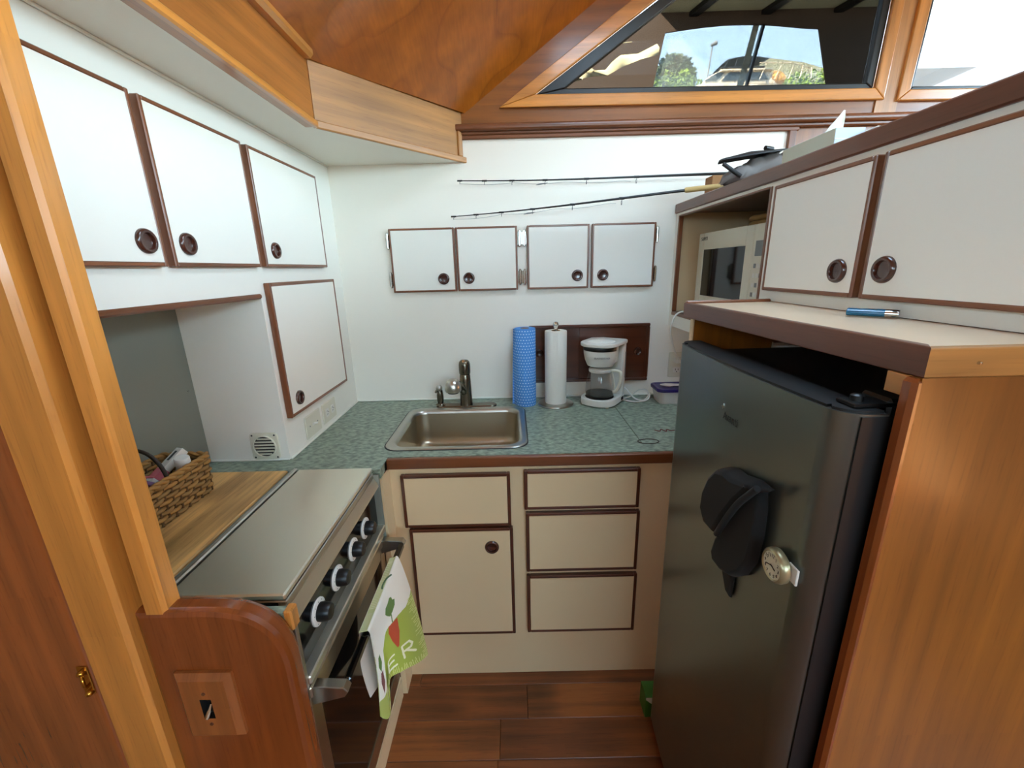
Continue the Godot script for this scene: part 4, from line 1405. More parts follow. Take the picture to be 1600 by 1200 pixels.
# ------------------------------------------------------------------ stove
func build_stove() -> void:
	var st := thing("stove", "small marine stove with steel lid, black control panel and dark oven door", "stove", Vector3(-0.6, 0.0, 0.975))
	var inv := Transform3D(Basis.IDENTITY, -st.position)
	var Z0 := 0.718
	var Z1 := 1.236
	var P := [
		["body", bar(-0.98, -0.452, 0.09, 0.905, Z0, Z1, 0.0), "black_plastic"],
		["lid", bar(-0.660, -0.436, 0.911, 0.925, Z0 + 0.004, Z1 - 0.002, 0.003), "steel_top"],
		["rear_rail", bar(-0.676, -0.663, 0.905, 0.929, Z0 + 0.002, Z1, 0.003), "steel"],
		["rear_groove", bar(-0.690, -0.678, 0.905, 0.921, Z0 + 0.002, Z1, 0.003), "steel_panel"],
		["lid_skirt", bar(-0.655, -0.436, 0.890, 0.908, Z0 + 0.004, Z1 - 0.004, 0.002), "steel"],
		["control_panel", bar(-0.456, -0.440, 0.728, 0.876, Z0 + 0.006, Z1 - 0.006, 0.0), "black_gloss"],
		["lower_strip", bar(-0.452, -0.418, 0.706, 0.727, Z0 + 0.002, Z1 - 0.002, 0.003), "steel_top"],
		["side_cheek", bar(-0.460, -0.420, 0.66, 0.90, Z0 - 0.002, Z0 + 0.005, 0.001), "steel_panel"],
		["side_cheek", bar(-0.460, -0.424, 0.70, 0.90, Z1 - 0.006, Z1 + 0.004, 0.001), "steel"]]
	for p in P:
		var o := obj(p[0], p[1], p[2], st)
		o.transform = inv
	# sloping steel strip between lid and panel
	var sb := B.new()
	sb.g = 2
	sb.prism(v2([[-0.452, 0.890], [-0.436, 0.890], [-0.424, 0.866], [-0.424, 0.860], [-0.452, 0.866]]), 2, Z0 + 0.004, Z1 - 0.004, 0.001)
	var o2 := obj("upper_strip", sb, "steel_top", st)
	o2.transform = inv
	# knobs
	for kz in [0.826, 0.920, 1.026, 1.130]:
		var kx := inv * Transform3D(Basis(Vector3(0, 0, 1), Vector3(1, 0, 0), Vector3(0, 1, 0)), Vector3(-0.440, 0.786, kz))
		var dial := obj("dial", B.new().lathe([Vector2(0.030, 0.0), Vector2(0.0296, 0.003), Vector2(0.027, 0.004), Vector2(0.0, 0.0042)], 28, kx), "white_box", st)
		obj("knob", B.new().lathe([Vector2(0.020, 0.004), Vector2(0.0205, 0.010), Vector2(0.019, 0.024), Vector2(0.016, 0.029), Vector2(0.0, 0.030)], 24, kx), "black_plastic", dial)
		var tk := B.new()
		tk.t = kx
		for i in 9:
			var f := TAU * (i + 0.5) / 10.0
			tk.box(Vector3(cos(f) * 0.0245 - 0.0008, 0.0036, sin(f) * 0.0245 - 0.0008), Vector3(cos(f) * 0.0245 + 0.0008, 0.0045, sin(f) * 0.0245 + 0.0008), 0.0)
		obj("dial_marks", tk, "ink", dial)
	# oven door
	var frame := B.new()
	frame.box(Vector3(-0.452, 0.105, Z0 + 0.006), Vector3(-0.430, 0.665, Z0 + 0.045), 0.002)
	frame.box(Vector3(-0.452, 0.105, Z1 - 0.045), Vector3(-0.430, 0.665, Z1 - 0.006), 0.002)
	frame.box(Vector3(-0.452, 0.105, Z0 + 0.045), Vector3(-0.430, 0.165, Z1 - 0.045), 0.0)
	frame.box(Vector3(-0.452, 0.628, Z0 + 0.045), Vector3(-0.430, 0.665, Z1 - 0.045), 0.0)
	var dr := obj("oven_door", frame, "steel_brushed", st)
	dr.transform = inv
	obj("oven_window", bar(-0.450, -0.433, 0.165, 0.628, Z0 + 0.045, Z1 - 0.045, 0.0), "oven_glass", dr)
	obj("top_molding", bar(-0.446, -0.424, 0.664, 0.692, Z0 + 0.006, Z1 - 0.006, 0.003, 2), "steel_brushed", dr)
	for hz in [Z0 + 0.010, Z1 - 0.034]:
		var hb := B.new()
		hb.prism(v2([[-0.430, 0.640], [-0.430, 0.688], [-0.362, 0.684], [-0.354, 0.672], [-0.362, 0.660]]), 2, hz, hz + 0.022, 0.002)
		obj("handle_bracket", hb, "steel", dr)
	obj("handle_bar", bar(-0.372, -0.356, 0.662, 0.682, Z0 + 0.032, Z1 - 0.034, 0.004, 2), "black_gloss", dr)
	var vt := B.new()
	for i in 9:
		vt.box(Vector3(-0.4525, 0.696, Z0 + 0.04 + i * 0.05), Vector3(-0.4495, 0.703, Z0 + 0.075 + i * 0.05), 0.0)
	o2 = obj("vent_slots", vt, "dark_line", st)
	o2.transform = inv
	o2 = obj("kick_panel", bar(-0.452, -0.432, 0.0, 0.088, Z0 - 0.01, Z1, 0.0), "laminate_cream", st)
	o2.transform = inv
	# side panel and end of the counter beside the half wall
	var sp := thing("stove_partition", "narrow white panel edge between stove and half wall", "panel", Vector3(-0.6, 0.0, 1.25))
	inv = Transform3D(Basis.IDENTITY, -sp.position)
	var o := obj("board", bar(-0.72, -0.430, 0.0, 0.72, 1.243, 1.261, 0.001), "laminate", sp)
	o.transform = inv
	o = obj("counter_end", bar(-0.66, -0.428, 0.872, 0.908, 1.243, 1.261, 0.0), "counter", sp)
	o.transform = inv
	o = obj("web", bar(-0.72, -0.440, 0.72, 0.872, 1.243, 1.261, 0.0), "steel", sp)
	o.transform = inv
	o = obj("end_trim", bar(-0.428, -0.412, 0.868, 0.912, 1.238, 1.2615, 0.003, 1), "teak", sp)
	o.transform = inv
	# butcher block behind the lid
	var bb := thing("butcher_block", "worn butcher block board behind the stove lid", "cutting board", Vector3(-0.84, 0.9065, 0.975))
	inv = Transform3D(Basis.IDENTITY, -bb.position)
	o = obj("board", bar(-0.998, -0.694, 0.9065, 0.922, Z0 + 0.002, 1.25, 0.003, 2), "butcher", bb)
	o.transform = inv
	# dish towel over the oven handle
	var tw := thing("dish_towel", "white and green dish towel with a carrot print over the oven handle", "towel", Vector3(-0.36, 0.67, 0.97))
	inv = Transform3D(Basis.IDENTITY, -tw.position)
	# control points: rows down, columns from the far (0) to the near edge
	var ctrl := [
		[Vector3(-0.376, 0.6855, 0.832), Vector3(-0.376, 0.6855, 0.893), Vector3(-0.376, 0.6855, 0.948), Vector3(-0.376, 0.6855, 0.997), Vector3(-0.376, 0.6855, 1.046), Vector3(-0.376, 0.6855, 1.091)],
		[Vector3(-0.362, 0.6885, 0.832), Vector3(-0.362, 0.6885, 0.893), Vector3(-0.362, 0.6885, 0.948), Vector3(-0.362, 0.6885, 0.997), Vector3(-0.362, 0.6885, 1.046), Vector3(-0.362, 0.6885, 1.091)],
		[Vector3(-0.353, 0.688, 0.832), Vector3(-0.353, 0.688, 0.893), Vector3(-0.353, 0.688, 0.948), Vector3(-0.353, 0.688, 0.997), Vector3(-0.353, 0.688, 1.046), Vector3(-0.353, 0.688, 1.091)],
		[Vector3(-0.338, 0.634, 0.836), Vector3(-0.339, 0.654, 0.912), Vector3(-0.342, 0.662, 0.967), Vector3(-0.349, 0.665, 1.011), Vector3(-0.351, 0.651, 1.05), Vector3(-0.354, 0.652, 1.08)],
		[Vector3(-0.323, 0.569, 0.844), Vector3(-0.325, 0.607, 0.931), Vector3(-0.332, 0.623, 0.987), Vector3(-0.346, 0.625, 1.024), Vector3(-0.349, 0.588, 1.053), Vector3(-0.355, 0.585, 1.072)],
		[Vector3(-0.307, 0.51, 0.859), Vector3(-0.311, 0.562, 0.951), Vector3(-0.321, 0.585, 1.007), Vector3(-0.342, 0.585, 1.038), Vector3(-0.347, 0.523, 1.057), Vector3(-0.355, 0.521, 1.069)],
		[Vector3(-0.292, 0.458, 0.88), Vector3(-0.297, 0.518, 0.971), Vector3(-0.311, 0.549, 1.027), Vector3(-0.339, 0.546, 1.051), Vector3(-0.345, 0.456, 1.06), Vector3(-0.356, 0.462, 1.071)],
		[Vector3(-0.277, 0.411, 0.906), Vector3(-0.283, 0.475, 0.991), Vector3(-0.3, 0.514, 1.047), Vector3(-0.335, 0.506, 1.065), Vector3(-0.343, 0.387, 1.063), Vector3(-0.357, 0.405, 1.077)]]
	var rows := []
	var uvs := []
	var nr := 36
	var nc := 24
	for i in nr + 1:
		var fi := float(i) / nr * (ctrl.size() - 1)
		var i1 := mini(int(fi), ctrl.size() - 2)
		var ti := fi - i1
		var r := []
		var ur := []
		for j in nc + 1:
			var fj := float(j) / nc * 5.0
			var j1 := mini(int(fj), 4)
			var tj := fj - j1
			var q := []
			for di in [-1, 0, 1, 2]:
				var ii := clampi(i1 + di, 0, ctrl.size() - 1)
				var row: Array = ctrl[ii]
				var a: Vector3 = row[j1]
				q.append(a.cubic_interpolate(row[j1 + 1], row[maxi(j1 - 1, 0)], row[mini(j1 + 2, 5)], tj))
			var p: Vector3 = q[1].cubic_interpolate(q[2], q[0], q[3], ti)
			var dn := clampf((float(i) / nr - 0.25) * 1.6, 0.0, 1.0)
			p.x += dn * 0.006 * sin(float(j) / nc * 11.0 + 0.6)
			r.append(p)
			ur.append(Vector2(float(j) / nc, clampf((float(i) / nr - 0.24) / 0.76, 0.0, 0.999)))
		rows.append(r)
		uvs.append(ur)
	var tb := B.new()
	tb.sheet(rows, 0.0022, uvs)
	o = obj("front_fall", tb, "towel", tw)
	o.transform = inv
	rows = []
	for i in 15:
		var f := i / 14.0
		var r := []
		for j in 13:
			var g := j / 12.0
			var y := lerpf(0.688, lerpf(0.42, 0.47, g), f)
			r.append(Vector3(-0.376 - 0.010 * sin(PI * f) - 0.006 * sin(g * 7.0) * f, y, lerpf(0.86, 1.088, g) + 0.02 * f * (0.5 - g)))
		rows.append(r)
	tb = B.new()
	tb.sheet(rows, 0.0022)
	o = obj("back_fall", tb, "towel_back", tw)
	o.transform = inv
	# the loop of its hem near the bar
	o = obj("hanging_loop", B.new().tube(spline([Vector3(-0.352, 0.690, 0.905), Vector3(-0.358, 0.697, 0.93), Vector3(-0.362, 0.692, 0.955), Vector3(-0.352, 0.684, 0.965)]), 0.0022, 8), "towel_green", tw)
	o.transform = inv


# ------------------------------------------------------------------ refrigerator
func build_fridge() -> void:
	var f := thing("refrigerator", "grey steel refrigerator with a rounded door facing the sink aisle", "refrigerator", Vector3(0.75, 0.0, 1.08))
	var inv := Transform3D(Basis.IDENTITY, -f.position)
	var o := obj("body", bar(0.508, 1.08, 0.025, 1.285, 0.815, 1.355, 0.006), "fridge_black", f)
	o.transform = inv
	# door: plan outline in x, z
	var pts := []
	for i in 25:
		var s := i / 24.0
		var z := lerpf(0.842, 1.330, s)
		pts.append([0.428 - 0.010 * sin(PI * s), z])
	var out := []
	for k in 7:
		var a := PI / 2 * k / 6.0
		out.append([0.464 - 0.036 * sin(a), 0.842 - 0.036 * cos(a)])
	for p in pts:
		out.append(p)
	for k in 7:
		var a := PI / 2 * k / 6.0
		out.append([0.464 - 0.036 * cos(a), 1.330 + 0.036 * sin(a)])
	out.append([0.488, 1.366])
	out.append([0.488, 0.806])
	var db := B.new()
	db.g = 1
	db.prism(v2(out), 1, 0.045, 1.303, 0.0, true)
	var dr := obj("door", db, "fridge_steel", f)
	dr.transform = inv
	var top := []
	for p in out:
		top.append(p)
	var cb := B.new()
	cb.prism(cb.inset(v2(top), 0.004), 1, 1.303, 1.307, 0.0, true)
	obj("door_cap", cb, "fridge_black", dr)
	o = obj("gasket", bar(0.488, 0.508, 0.05, 1.295, 0.818, 1.352, 0.0), "fridge_black", f)
	o.transform = inv
	o = obj("door_side", bar(0.452, 0.4885, 0.05, 1.30, 1.3655, 1.3675, 0.0), "fridge_black", f)
	o.transform = inv
	o = obj("hinge_plate", bar(0.452, 0.56, 1.3075, 1.313, 1.318, 1.352, 0.001), "black_plastic", f)
	o.transform = inv
	o = obj("hinge_pin", B.new().lathe([Vector2(0.008, 0), Vector2(0.008, 0.012), Vector2(0.006, 0.014), Vector2(0, 0.0145)], 16, Transform3D(Basis.IDENTITY, Vector3(0.468, 1.308, 1.334))), "black_plastic", f)
	o.transform = inv
	o = obj("hinge_cover", bar(0.500, 0.565, 1.285, 1.318, 1.300, 1.350, 0.004), "black_plastic", f)
	o.transform = inv
	for q in [[0.53, 0.85], [0.53, 1.32], [1.04, 0.85], [1.04, 1.32]]:
		o = obj("foot", B.new().lathe([Vector2(0.0, 0.0), Vector2(0.016, 0.0), Vector2(0.016, 0.02), Vector2(0.010, 0.03)], 14, Transform3D(Basis.IDENTITY, Vector3(q[0], 0.0, q[1]))), "black_plastic", f)
		o.transform = inv
	# badge
	var fx := inv * face(Vector3.LEFT, Vector3(0.4176, 0, 0))
	text("badge", "Avanti", 0.014, 0.0006, fx * Transform3D(Basis.IDENTITY, Vector3(1.118, 1.206, 0.0004)), "ink_grey", f)
	var stb := B.new()
	stb.t = fx
	stb.prism(v2([[1.080, 1.222], [1.0855, 1.2235], [1.087, 1.229], [1.0885, 1.2235], [1.096, 1.222], [1.0885, 1.2205], [1.087, 1.215], [1.0855, 1.2205]]), 2, 0.0, 0.001)
	obj("badge_star", stb, "chrome", f)


# a cushion-like solid over a flat outline (local x right, y up, z out)
func pillow(poly: PackedVector2Array, thick: float, edge: float, xf: Transform3D) -> B:
	var b := B.new()
	b.t = xf
	var rings := []
	for k in [[0.0, 0.0], [0.0, 0.15], [0.12, 0.45], [0.32, 0.75], [0.6, 0.93], [1.0, 1.0]]:
		var pl: PackedVector2Array = poly if k[0] == 0.0 else b.inset(poly, k[0] * edge)
		var r := []
		for p in pl:
			r.append(Vector3(p.x, p.y, k[1] * thick))
		rings.append(r)
	b.loft(rings, true, false, 1.0)
	var last := PackedVector2Array()
	for p in rings[-1]:
		last.append(Vector2(p.x, p.y))
	var ix := Geometry2D.triangulate_polygon(last)
	var nn := Vector3(0, 0, 1)
	for i in range(0, ix.size(), 3):
		b.tri(rings[-1][ix[i]], rings[-1][ix[i + 1]], rings[-1][ix[i + 2]], nn, nn, nn)
	return b


# ------------------------------------------------------------------ things on the counter
func build_counter_things() -> void:
	var Y := 0.9105
	# blue shop towel roll
	var bl := thing("blue_towel_roll", "upright roll of blue dotted cleaning cloths beside the faucet", "paper roll", Vector3(0.052, Y, 0.096))
	obj("roll", B.new().lathe([Vector2(0.012, 0.0), Vector2(0.045, 0.0), Vector2(0.0462, 0.003), Vector2(0.0462, 0.337), Vector2(0.045, 0.340), Vector2(0.020, 0.340)], 40), "blue_towel", bl)
	obj("core", B.new().lathe([Vector2(0.020, 0.340), Vector2(0.020, 0.2), Vector2(0.0, 0.2)], 24), "cardboard", bl)
	var rows := []
	var uv := []
	for i in 13:
		var f := i / 12.0
		var r := []
		var u := []
		for j in 9:
			var g := j / 8.0
			var a := lerpf(2.6, 3.35, minf(g * 1.5, 1.0))
			var rad := 0.0466 + 0.016 * maxf(0.0, g - 0.35) * (0.4 + f)
			r.append(Vector3(cos(a) * rad, lerpf(0.338, 0.0015, f), sin(a) * rad + 0.02 * maxf(0.0, g - 0.4) * f))
			u.append(Vector2(g * 0.3, f * 0.34))
		rows.append(r)
		uv.append(u)
	obj("loose_sheet", B.new().sheet(rows, 0.0008, uv), "blue_towel", bl)
	# paper towel on its stand
	var ps := thing("paper_towel_stand", "round metal paper towel stand with a ball finial", "stand", Vector3(0.184, Y, 0.106))
	obj("base", B.new().lathe([Vector2(0.0, 0.0), Vector2(0.077, 0.0), Vector2(0.0785, 0.003), Vector2(0.077, 0.007), Vector2(0.070, 0.009), Vector2(0.0, 0.010)], 40), "steel", ps)
	obj("rod", B.new().lathe([Vector2(0.0055, 0.010), Vector2(0.0055, 0.335)], 14), "steel", ps)
	obj("finial", B.new().lathe([Vector2(0.0055, 0.330), Vector2(0.010, 0.333), Vector2(0.0075, 0.338), Vector2(0.0085, 0.342), Vector2(0.0128, 0.350), Vector2(0.0128, 0.356), Vector2(0.009, 0.364), Vector2(0.0, 0.367)], 20), "chrome", ps)
	var pt := thing("paper_towel_roll", "white quilted paper towel roll on the metal stand", "paper roll", Vector3(0.184, Y + 0.0102, 0.106))
	obj("roll", B.new().lathe([Vector2(0.020, 0.0), Vector2(0.046, 0.0), Vector2(0.0472, 0.003), Vector2(0.0472, 0.314), Vector2(0.046, 0.317), Vector2(0.019, 0.317)], 40), "paper", pt)
	obj("core", B.new().lathe([Vector2(0.019, 0.317), Vector2(0.0185, 0.318), Vector2(0.0185, 0.0)], 24), "cardboard", pt)
	# coffee maker
	var cm := thing("coffee_maker", "white drip coffee maker with glass carafe on the counter", "coffee maker", Vector3(0.380, Y, 0.110))
	cm.rotation.y = -0.62
	# local: carafe towards +z, tank towards -z
	var base := B.new()
	base.prism(round_poly([[-0.078, 0.078], [-0.078, -0.10], [0.078, -0.10], [0.078, 0.078]], [0.074, 0.02, 0.02, 0.074], 10), 1, 0.004, 0.034, 0.004, true)
	obj("base", base, "white_plastic", cm)
	obj("hot_plate", B.new().lathe([Vector2(0.062, 0.034), Vector2(0.061, 0.0365), Vector2(0.0, 0.0368)], 32, Transform3D(Basis.IDENTITY, Vector3(0, 0, 0.006))), "black_plastic", cm)
	var tank := B.new()
	tank.prism(round_poly([[-0.078, -0.060], [-0.078, -0.10], [0.078, -0.10], [0.078, -0.060]], [0.012, 0.02, 0.02, 0.012], 6), 1, 0.034, 0.262, 0.002, true)
	obj("water_tank", tank, "white_plastic", cm)
	obj("water_gauge", bar(0.0775, 0.0795, 0.11, 0.225, -0.086, -0.078, 0.0), "grey_plastic", cm)
	obj("brew_basket", B.new().lathe([Vector2(0.040, 0.172), Vector2(0.056, 0.176), Vector2(0.066, 0.198), Vector2(0.072, 0.225), Vector2(0.074, 0.250), Vector2(0.074, 0.262)], 40, Transform3D(Basis.IDENTITY, Vector3(0, 0, 0.006))), "white_plastic", cm)
	obj("neck", bar(-0.055, 0.055, 0.185, 0.262, -0.066, 0.0, 0.0), "white_plastic", cm)
	obj("dark_band", B.new().lathe([Vector2(0.0742, 0.244), Vector2(0.0752, 0.246), Vector2(0.0756, 0.260), Vector2(0.074, 0.262)], 40, Transform3D(Basis.IDENTITY, Vector3(0, 0, 0.006)), 0.15, PI - 0.15), "black_plastic", cm)
	var lid := B.new()
	lid.prism(round_poly([[-0.082, 0.088], [-0.082, -0.104], [0.082, -0.104], [0.082, 0.088]], [0.080, 0.022, 0.022, 0.080], 10), 1, 0.262, 0.278, 0.004, true)
	obj("lid", lid, "white_plastic", cm)
	obj("lid_dome", B.new().lathe([Vector2(0.060, 0.278), Vector2(0.052, 0.284), Vector2(0.030, 0.288), Vector2(0.0, 0.289)], 32, Transform3D(Basis.IDENTITY, Vector3(0, 0, 0.004))), "white_plastic", cm)
	text("lettering", "BLACK&DECKER", 0.0065, 0.0005, Transform3D(Basis(Vector3.UP, 0.62 - 0.12), Vector3(0.0, 0.218, 0.006) + Vector3(sin(0.5), 0, cos(0.5)) * 0.0715), "ink", cm)
	obj("power_switch", bar(0.0775, 0.0810, 0.012, 0.026, -0.072, -0.052, 0.001), "black_plastic", cm)
	for q in [[-0.055, 0.05], [0.055, 0.05], [-0.06, -0.085], [0.06, -0.085]]:
		obj("foot", B.new().lathe([Vector2(0.0, 0.0), Vector2(0.008, 0.0), Vector2(0.008, 0.005)], 12, Transform3D(Basis.IDENTITY, Vector3(q[0], 0, q[1]))), "cream_plastic", cm)
	# carafe
	var cf := thing("carafe", "glass coffee carafe with white handle under the brew basket", "carafe", Vector3(0.380, Y, 0.110) + Vector3(0.006 * sin(-0.62), 0.0370, 0.006 * cos(-0.62)))
	obj("jug", B.new().lathe([Vector2(0.0, 0.001), Vector2(0.052, 0.001), Vector2(0.060, 0.006), Vector2(0.063, 0.022), Vector2(0.061, 0.05), Vector2(0.053, 0.088), Vector2(0.046, 0.112), Vector2(0.047, 0.120)], 40), "carafe_glass", cf)
	obj("coffee_dregs", B.new().lathe([Vector2(0.0, 0.0025), Vector2(0.051, 0.0025), Vector2(0.058, 0.007), Vector2(0.0605, 0.014), Vector2(0.0, 0.014)], 32), "coffee", cf)
	obj("collar", B.new().lathe([Vector2(0.0475, 0.110), Vector2(0.049, 0.112), Vector2(0.049, 0.122), Vector2(0.047, 0.124)], 36), "white_plastic", cf)
	obj("carafe_lid", B.new().lathe([Vector2(0.046, 0.122), Vector2(0.040, 0.128), Vector2(0.0, 0.130)], 32), "white_plastic", cf)
	var hd := Basis(Vector3.UP, -0.45)
	var hp := []
	for p in [Vector3(0.046, 0.116, 0), Vector3(0.072, 0.117, 0), Vector3(0.088, 0.108, 0), Vector3(0.090, 0.08, 0), Vector3(0.082, 0.045, 0), Vector3(0.070, 0.026, 0), Vector3(0.058, 0.022, 0)]:
		hp.append(hd * p)
	obj("handle", B.new().tube(spline(hp), 0.0075, 10), "cream_plastic", cf)
	obj("handle_strap", B.new().tube([hd * Vector3(0.050, 0.112, 0), hd * Vector3(0.058, 0.085, 0), hd * Vector3(0.0645, 0.05, 0), hd * Vector3(0.063, 0.02, 0)], 0.0035, 8), "cream_plastic", cf)
	# its cord, coiled
	var cd := obj("cord", B.new().tube(spline([Vector3(0.455, Y + 0.03, 0.052), Vector3(0.475, Y + 0.06, 0.045), Vector3(0.505, Y + 0.05, 0.06), Vector3(0.54, Y + 0.012, 0.085), Vector3(0.575, Y + 0.004, 0.10), Vector3(0.602, Y + 0.022, 0.085), Vector3(0.600, Y + 0.040, 0.06), Vector3(0.57, Y + 0.036, 0.045), Vector3(0.53, Y + 0.008, 0.05), Vector3(0.49, Y + 0.004, 0.075), Vector3(0.52, Y + 0.004, 0.11), Vector3(0.565, Y + 0.004, 0.115), Vector3(0.60, Y + 0.012, 0.10), Vector3(0.615, Y + 0.03, 0.07)], 8), 0.0032, 8), "white_plastic", cm)
	cd.transform = cm.transform.affine_inverse()
	# food tub
	var tb := thing("food_tub", "clear plastic food tub with purple lid beside the refrigerator", "container", Vector3(0.702, Y, 0.100))
	obj("body", B.new().loft([rrect(0.066, 0.048, 0.020, 0.0), rrect(0.068, 0.050, 0.021, 0.004), rrect(0.076, 0.058, 0.024, 0.056), rrect(0.078, 0.060, 0.024, 0.060)], true, false), "tub", tb)
	obj("lid", B.new().loft([rrect(0.082, 0.064, 0.026, 0.056), rrect(0.083, 0.065, 0.026, 0.066), rrect(0.080, 0.062, 0.025, 0.0695), rrect(0.070, 0.052, 0.020, 0.0685), rrect(0.068, 0.050, 0.020, 0.066)], false, true), "purple_lid", tb)
	var np := obj("crumpled_paper", B.new().prism(v2([[-0.045, -0.01], [-0.02, -0.02], [0.005, -0.016], [0.04, -0.004], [0.036, 0.012], [0.01, 0.008], [-0.012, 0.02], [-0.03, 0.008]]), 1, Y + 0.0695, Y + 0.076, 0.002), "paper_plain")
	np.position = Vector3(0.695, 0, 0.10)
	tag(np, "scrap of white paper lying on the purple tub lid", "paper")
	# outlet at the right with a plug and the microwave's cord
	outlet("wall_outlet", "white outlet on the back wall behind the food tub", face(Vector3(0, 0, 1), Vector3(0.752, 1.052, 0.0)), false)
	var mw := get_node("microwave")
	var inv := Transform3D(Basis.IDENTITY, -mw.position)
	var o := obj("cord", B.new().tube(spline([Vector3(0.76, 1.310, 0.20), Vector3(0.705, 1.312, 0.22), Vector3(0.655, 1.318, 0.24), Vector3(0.625, 1.295, 0.25), Vector3(0.618, 1.25, 0.25), Vector3(0.632, 1.20, 0.24), Vector3(0.665, 1.145, 0.20), Vector3(0.72, 1.09, 0.12), Vector3(0.752, 1.075, 0.06), Vector3(0.752, 1.076, 0.028)], 8), 0.0034, 8), "white_plastic", mw)
	o.transform = inv
	o = obj("plug", bar(0.738, 0.766, 1.062, 1.090, 0.0085, 0.034, 0.004), "white_plastic", o)
	# green and white carton on the floor
	var gc := thing("carton", "small green and white carton on the floor beside the refrigerator", "carton", Vector3(0.441, 0.0, 0.772))
	obj("box", bar(-0.020, 0.036, 0.0, 0.088, -0.03, 0.03, 0.001), "carton_green", gc)
	var ct := B.new()
	ct.prism(v2([[-0.0195, 0.087], [0.034, 0.087], [0.034, 0.050], [0.006, 0.055], [-0.0195, 0.078]]), 2, 0.0302, 0.0308)
	obj("white_flash", ct, "white_box", gc)


# ------------------------------------------------------------------ basket, rods, magnets and the like
func build_small_things() -> void:
	# wicker basket on the butcher block
	var bk := thing("wicker_basket", "woven wicker basket with a dark handle in the stove niche", "basket", Vector3(-0.908, 0.9222, 0.965))
	var hx := 0.060
	var hz := 0.140
	var H := 0.105
	obj("bottom", bar(-hx + 0.006, hx - 0.006, 0.0, 0.006, -hz + 0.006, hz - 0.006, 0.001), "wicker_dark", bk)
	var per := 2.0 * (2.0 * hx + 2.0 * hz)
	var stakes := 36
	for row in 9:
		var y := 0.008 + row * 0.0112
		var pts := []
		var n := 144
		for k in n:
			var s := float(k) / n
			var p := along_rect(s, hx + 0.006 * y / H, hz + 0.006 * y / H)
			var wob := 0.0034 * sin(s * stakes * PI + PI * (row % 2))
			var nn := Vector3(p[1].x, 0, p[1].y)
			pts.append(Vector3(p[0].x, y + 0.0012 * sin(s * stakes * TAU * 0.37 + row), p[0].y) + nn * wob)
		obj("woven_strand", B.new().tube(pts, 0.0056, 6, true), ["wicker", "wicker_rim", "wicker"][row % 3], bk)
	var sb := B.new()
	for k in stakes:
		var p := along_rect((k + 0.5) / stakes, hx + 0.002, hz + 0.002)
		sb.tube([Vector3(p[0].x, 0.002, p[0].y), Vector3(p[0].x * 1.04, H, p[0].y * 1.03)], 0.0036, 6)
	obj("stakes", sb, "wicker_dark", bk)
	for w in 2:
		var pts := []
		for k in 120:
			var s := k / 120.0
			var p := along_rect(s, hx + 0.006, hz + 0.006)
			var f := s * TAU * 17.0 + w * PI
			pts.append(Vector3(p[0].x, H + 0.0035 * sin(f), p[0].y) + Vector3(p[1].x, 0, p[1].y) * 0.0035 * cos(f))
		obj("rim_braid", B.new().tube(pts, 0.0052, 6, true), "wicker_rim", bk)
	var arc := []
	for k in 21:
		var f := PI * k / 20.0
		arc.append(Vector3(cos(f) * 0.062, 0.095 + sin(f) * 0.085, -0.005))
	obj("handle", B.new().tube(arc, 0.0045, 8), "handle_dark", bk)
	# what lies in it
	var bx := thing("pink_carton", "long white and pink carton sticking out of the wicker basket", "box", Vector3(-0.922, 1.008, 0.895))
	bx.rotation = Vector3(0.55, -0.35, 0.12)
	obj("carton_body", bar(-0.014, 0.014, -0.010, 0.010, -0.075, 0.055, 0.001, 2), "white_box", bx)
	obj("pink_band", bar(-0.0145, 0.0145, -0.0105, 0.0105, -0.012, 0.018, 0.001, 2), "pink", bx)
	obj("print", bar(-0.005, 0.005, 0.0100, 0.0104, -0.065, -0.035, 0.0), "ink_grey", bx)
	var bo := thing("cream_bottle", "small white capped bottle at the far end of the basket", "bottle", Vector3(-0.879, 0.942, 0.868))
	bo.rotation = Vector3(0.12, 0, -0.1)
	obj("bottle_body", B.new().lathe([Vector2(0, 0), Vector2(0.018, 0), Vector2(0.019, 0.004), Vector2(0.019, 0.072), Vector2(0.015, 0.080)], 24), "white_plastic", bo)
	obj("cap", B.new().lathe([Vector2(0.0165, 0.080), Vector2(0.017, 0.083), Vector2(0.017, 0.102), Vector2(0.0155, 0.105), Vector2(0, 0.1055)], 24), "white_box", bo)
	var pb := thing("purple_pouch", "shiny purple plastic pouch in the middle of the basket", "pouch", Vector3(-0.900, 0.982, 0.985))
	var pouch := pillow(round_poly([[-0.04, -0.03], [0.04, -0.032], [0.045, 0.02], [0.02, 0.045], [-0.03, 0.04]], [0.012, 0.012, 0.012, 0.012, 0.012]), 0.034, 0.02, Transform3D(Basis(Vector3(0, 1, 0), 1.1) * Basis(Vector3.RIGHT, -0.7), Vector3.ZERO))
	obj("pouch_body", pouch, "purple_bag", pb)
	obj("seam", B.new().tube([Vector3(-0.03, 0.045, 0.0), Vector3(0.0, 0.058, -0.008), Vector3(0.02, 0.050, -0.025)], 0.003, 6), "pink", pb)
	var bc := thing("black_pouch", "black cloth pouch at the near end of the basket", "pouch", Vector3(-0.908, 0.972, 1.046))
	obj("pouch_body", pillow(round_poly([[-0.044, -0.042], [0.044, -0.042], [0.044, 0.038], [-0.044, 0.042]], [0.02, 0.02, 0.02, 0.02]), 0.045, 0.03, Transform3D(Basis(Vector3.RIGHT, -PI / 2), Vector3.ZERO)), "black_cloth", bc)
	obj("zip", B.new().tube([Vector3(-0.03, 0.045, 0.012), Vector3(0.03, 0.045, 0.012)], 0.0022, 6), "grey_plastic", bc)

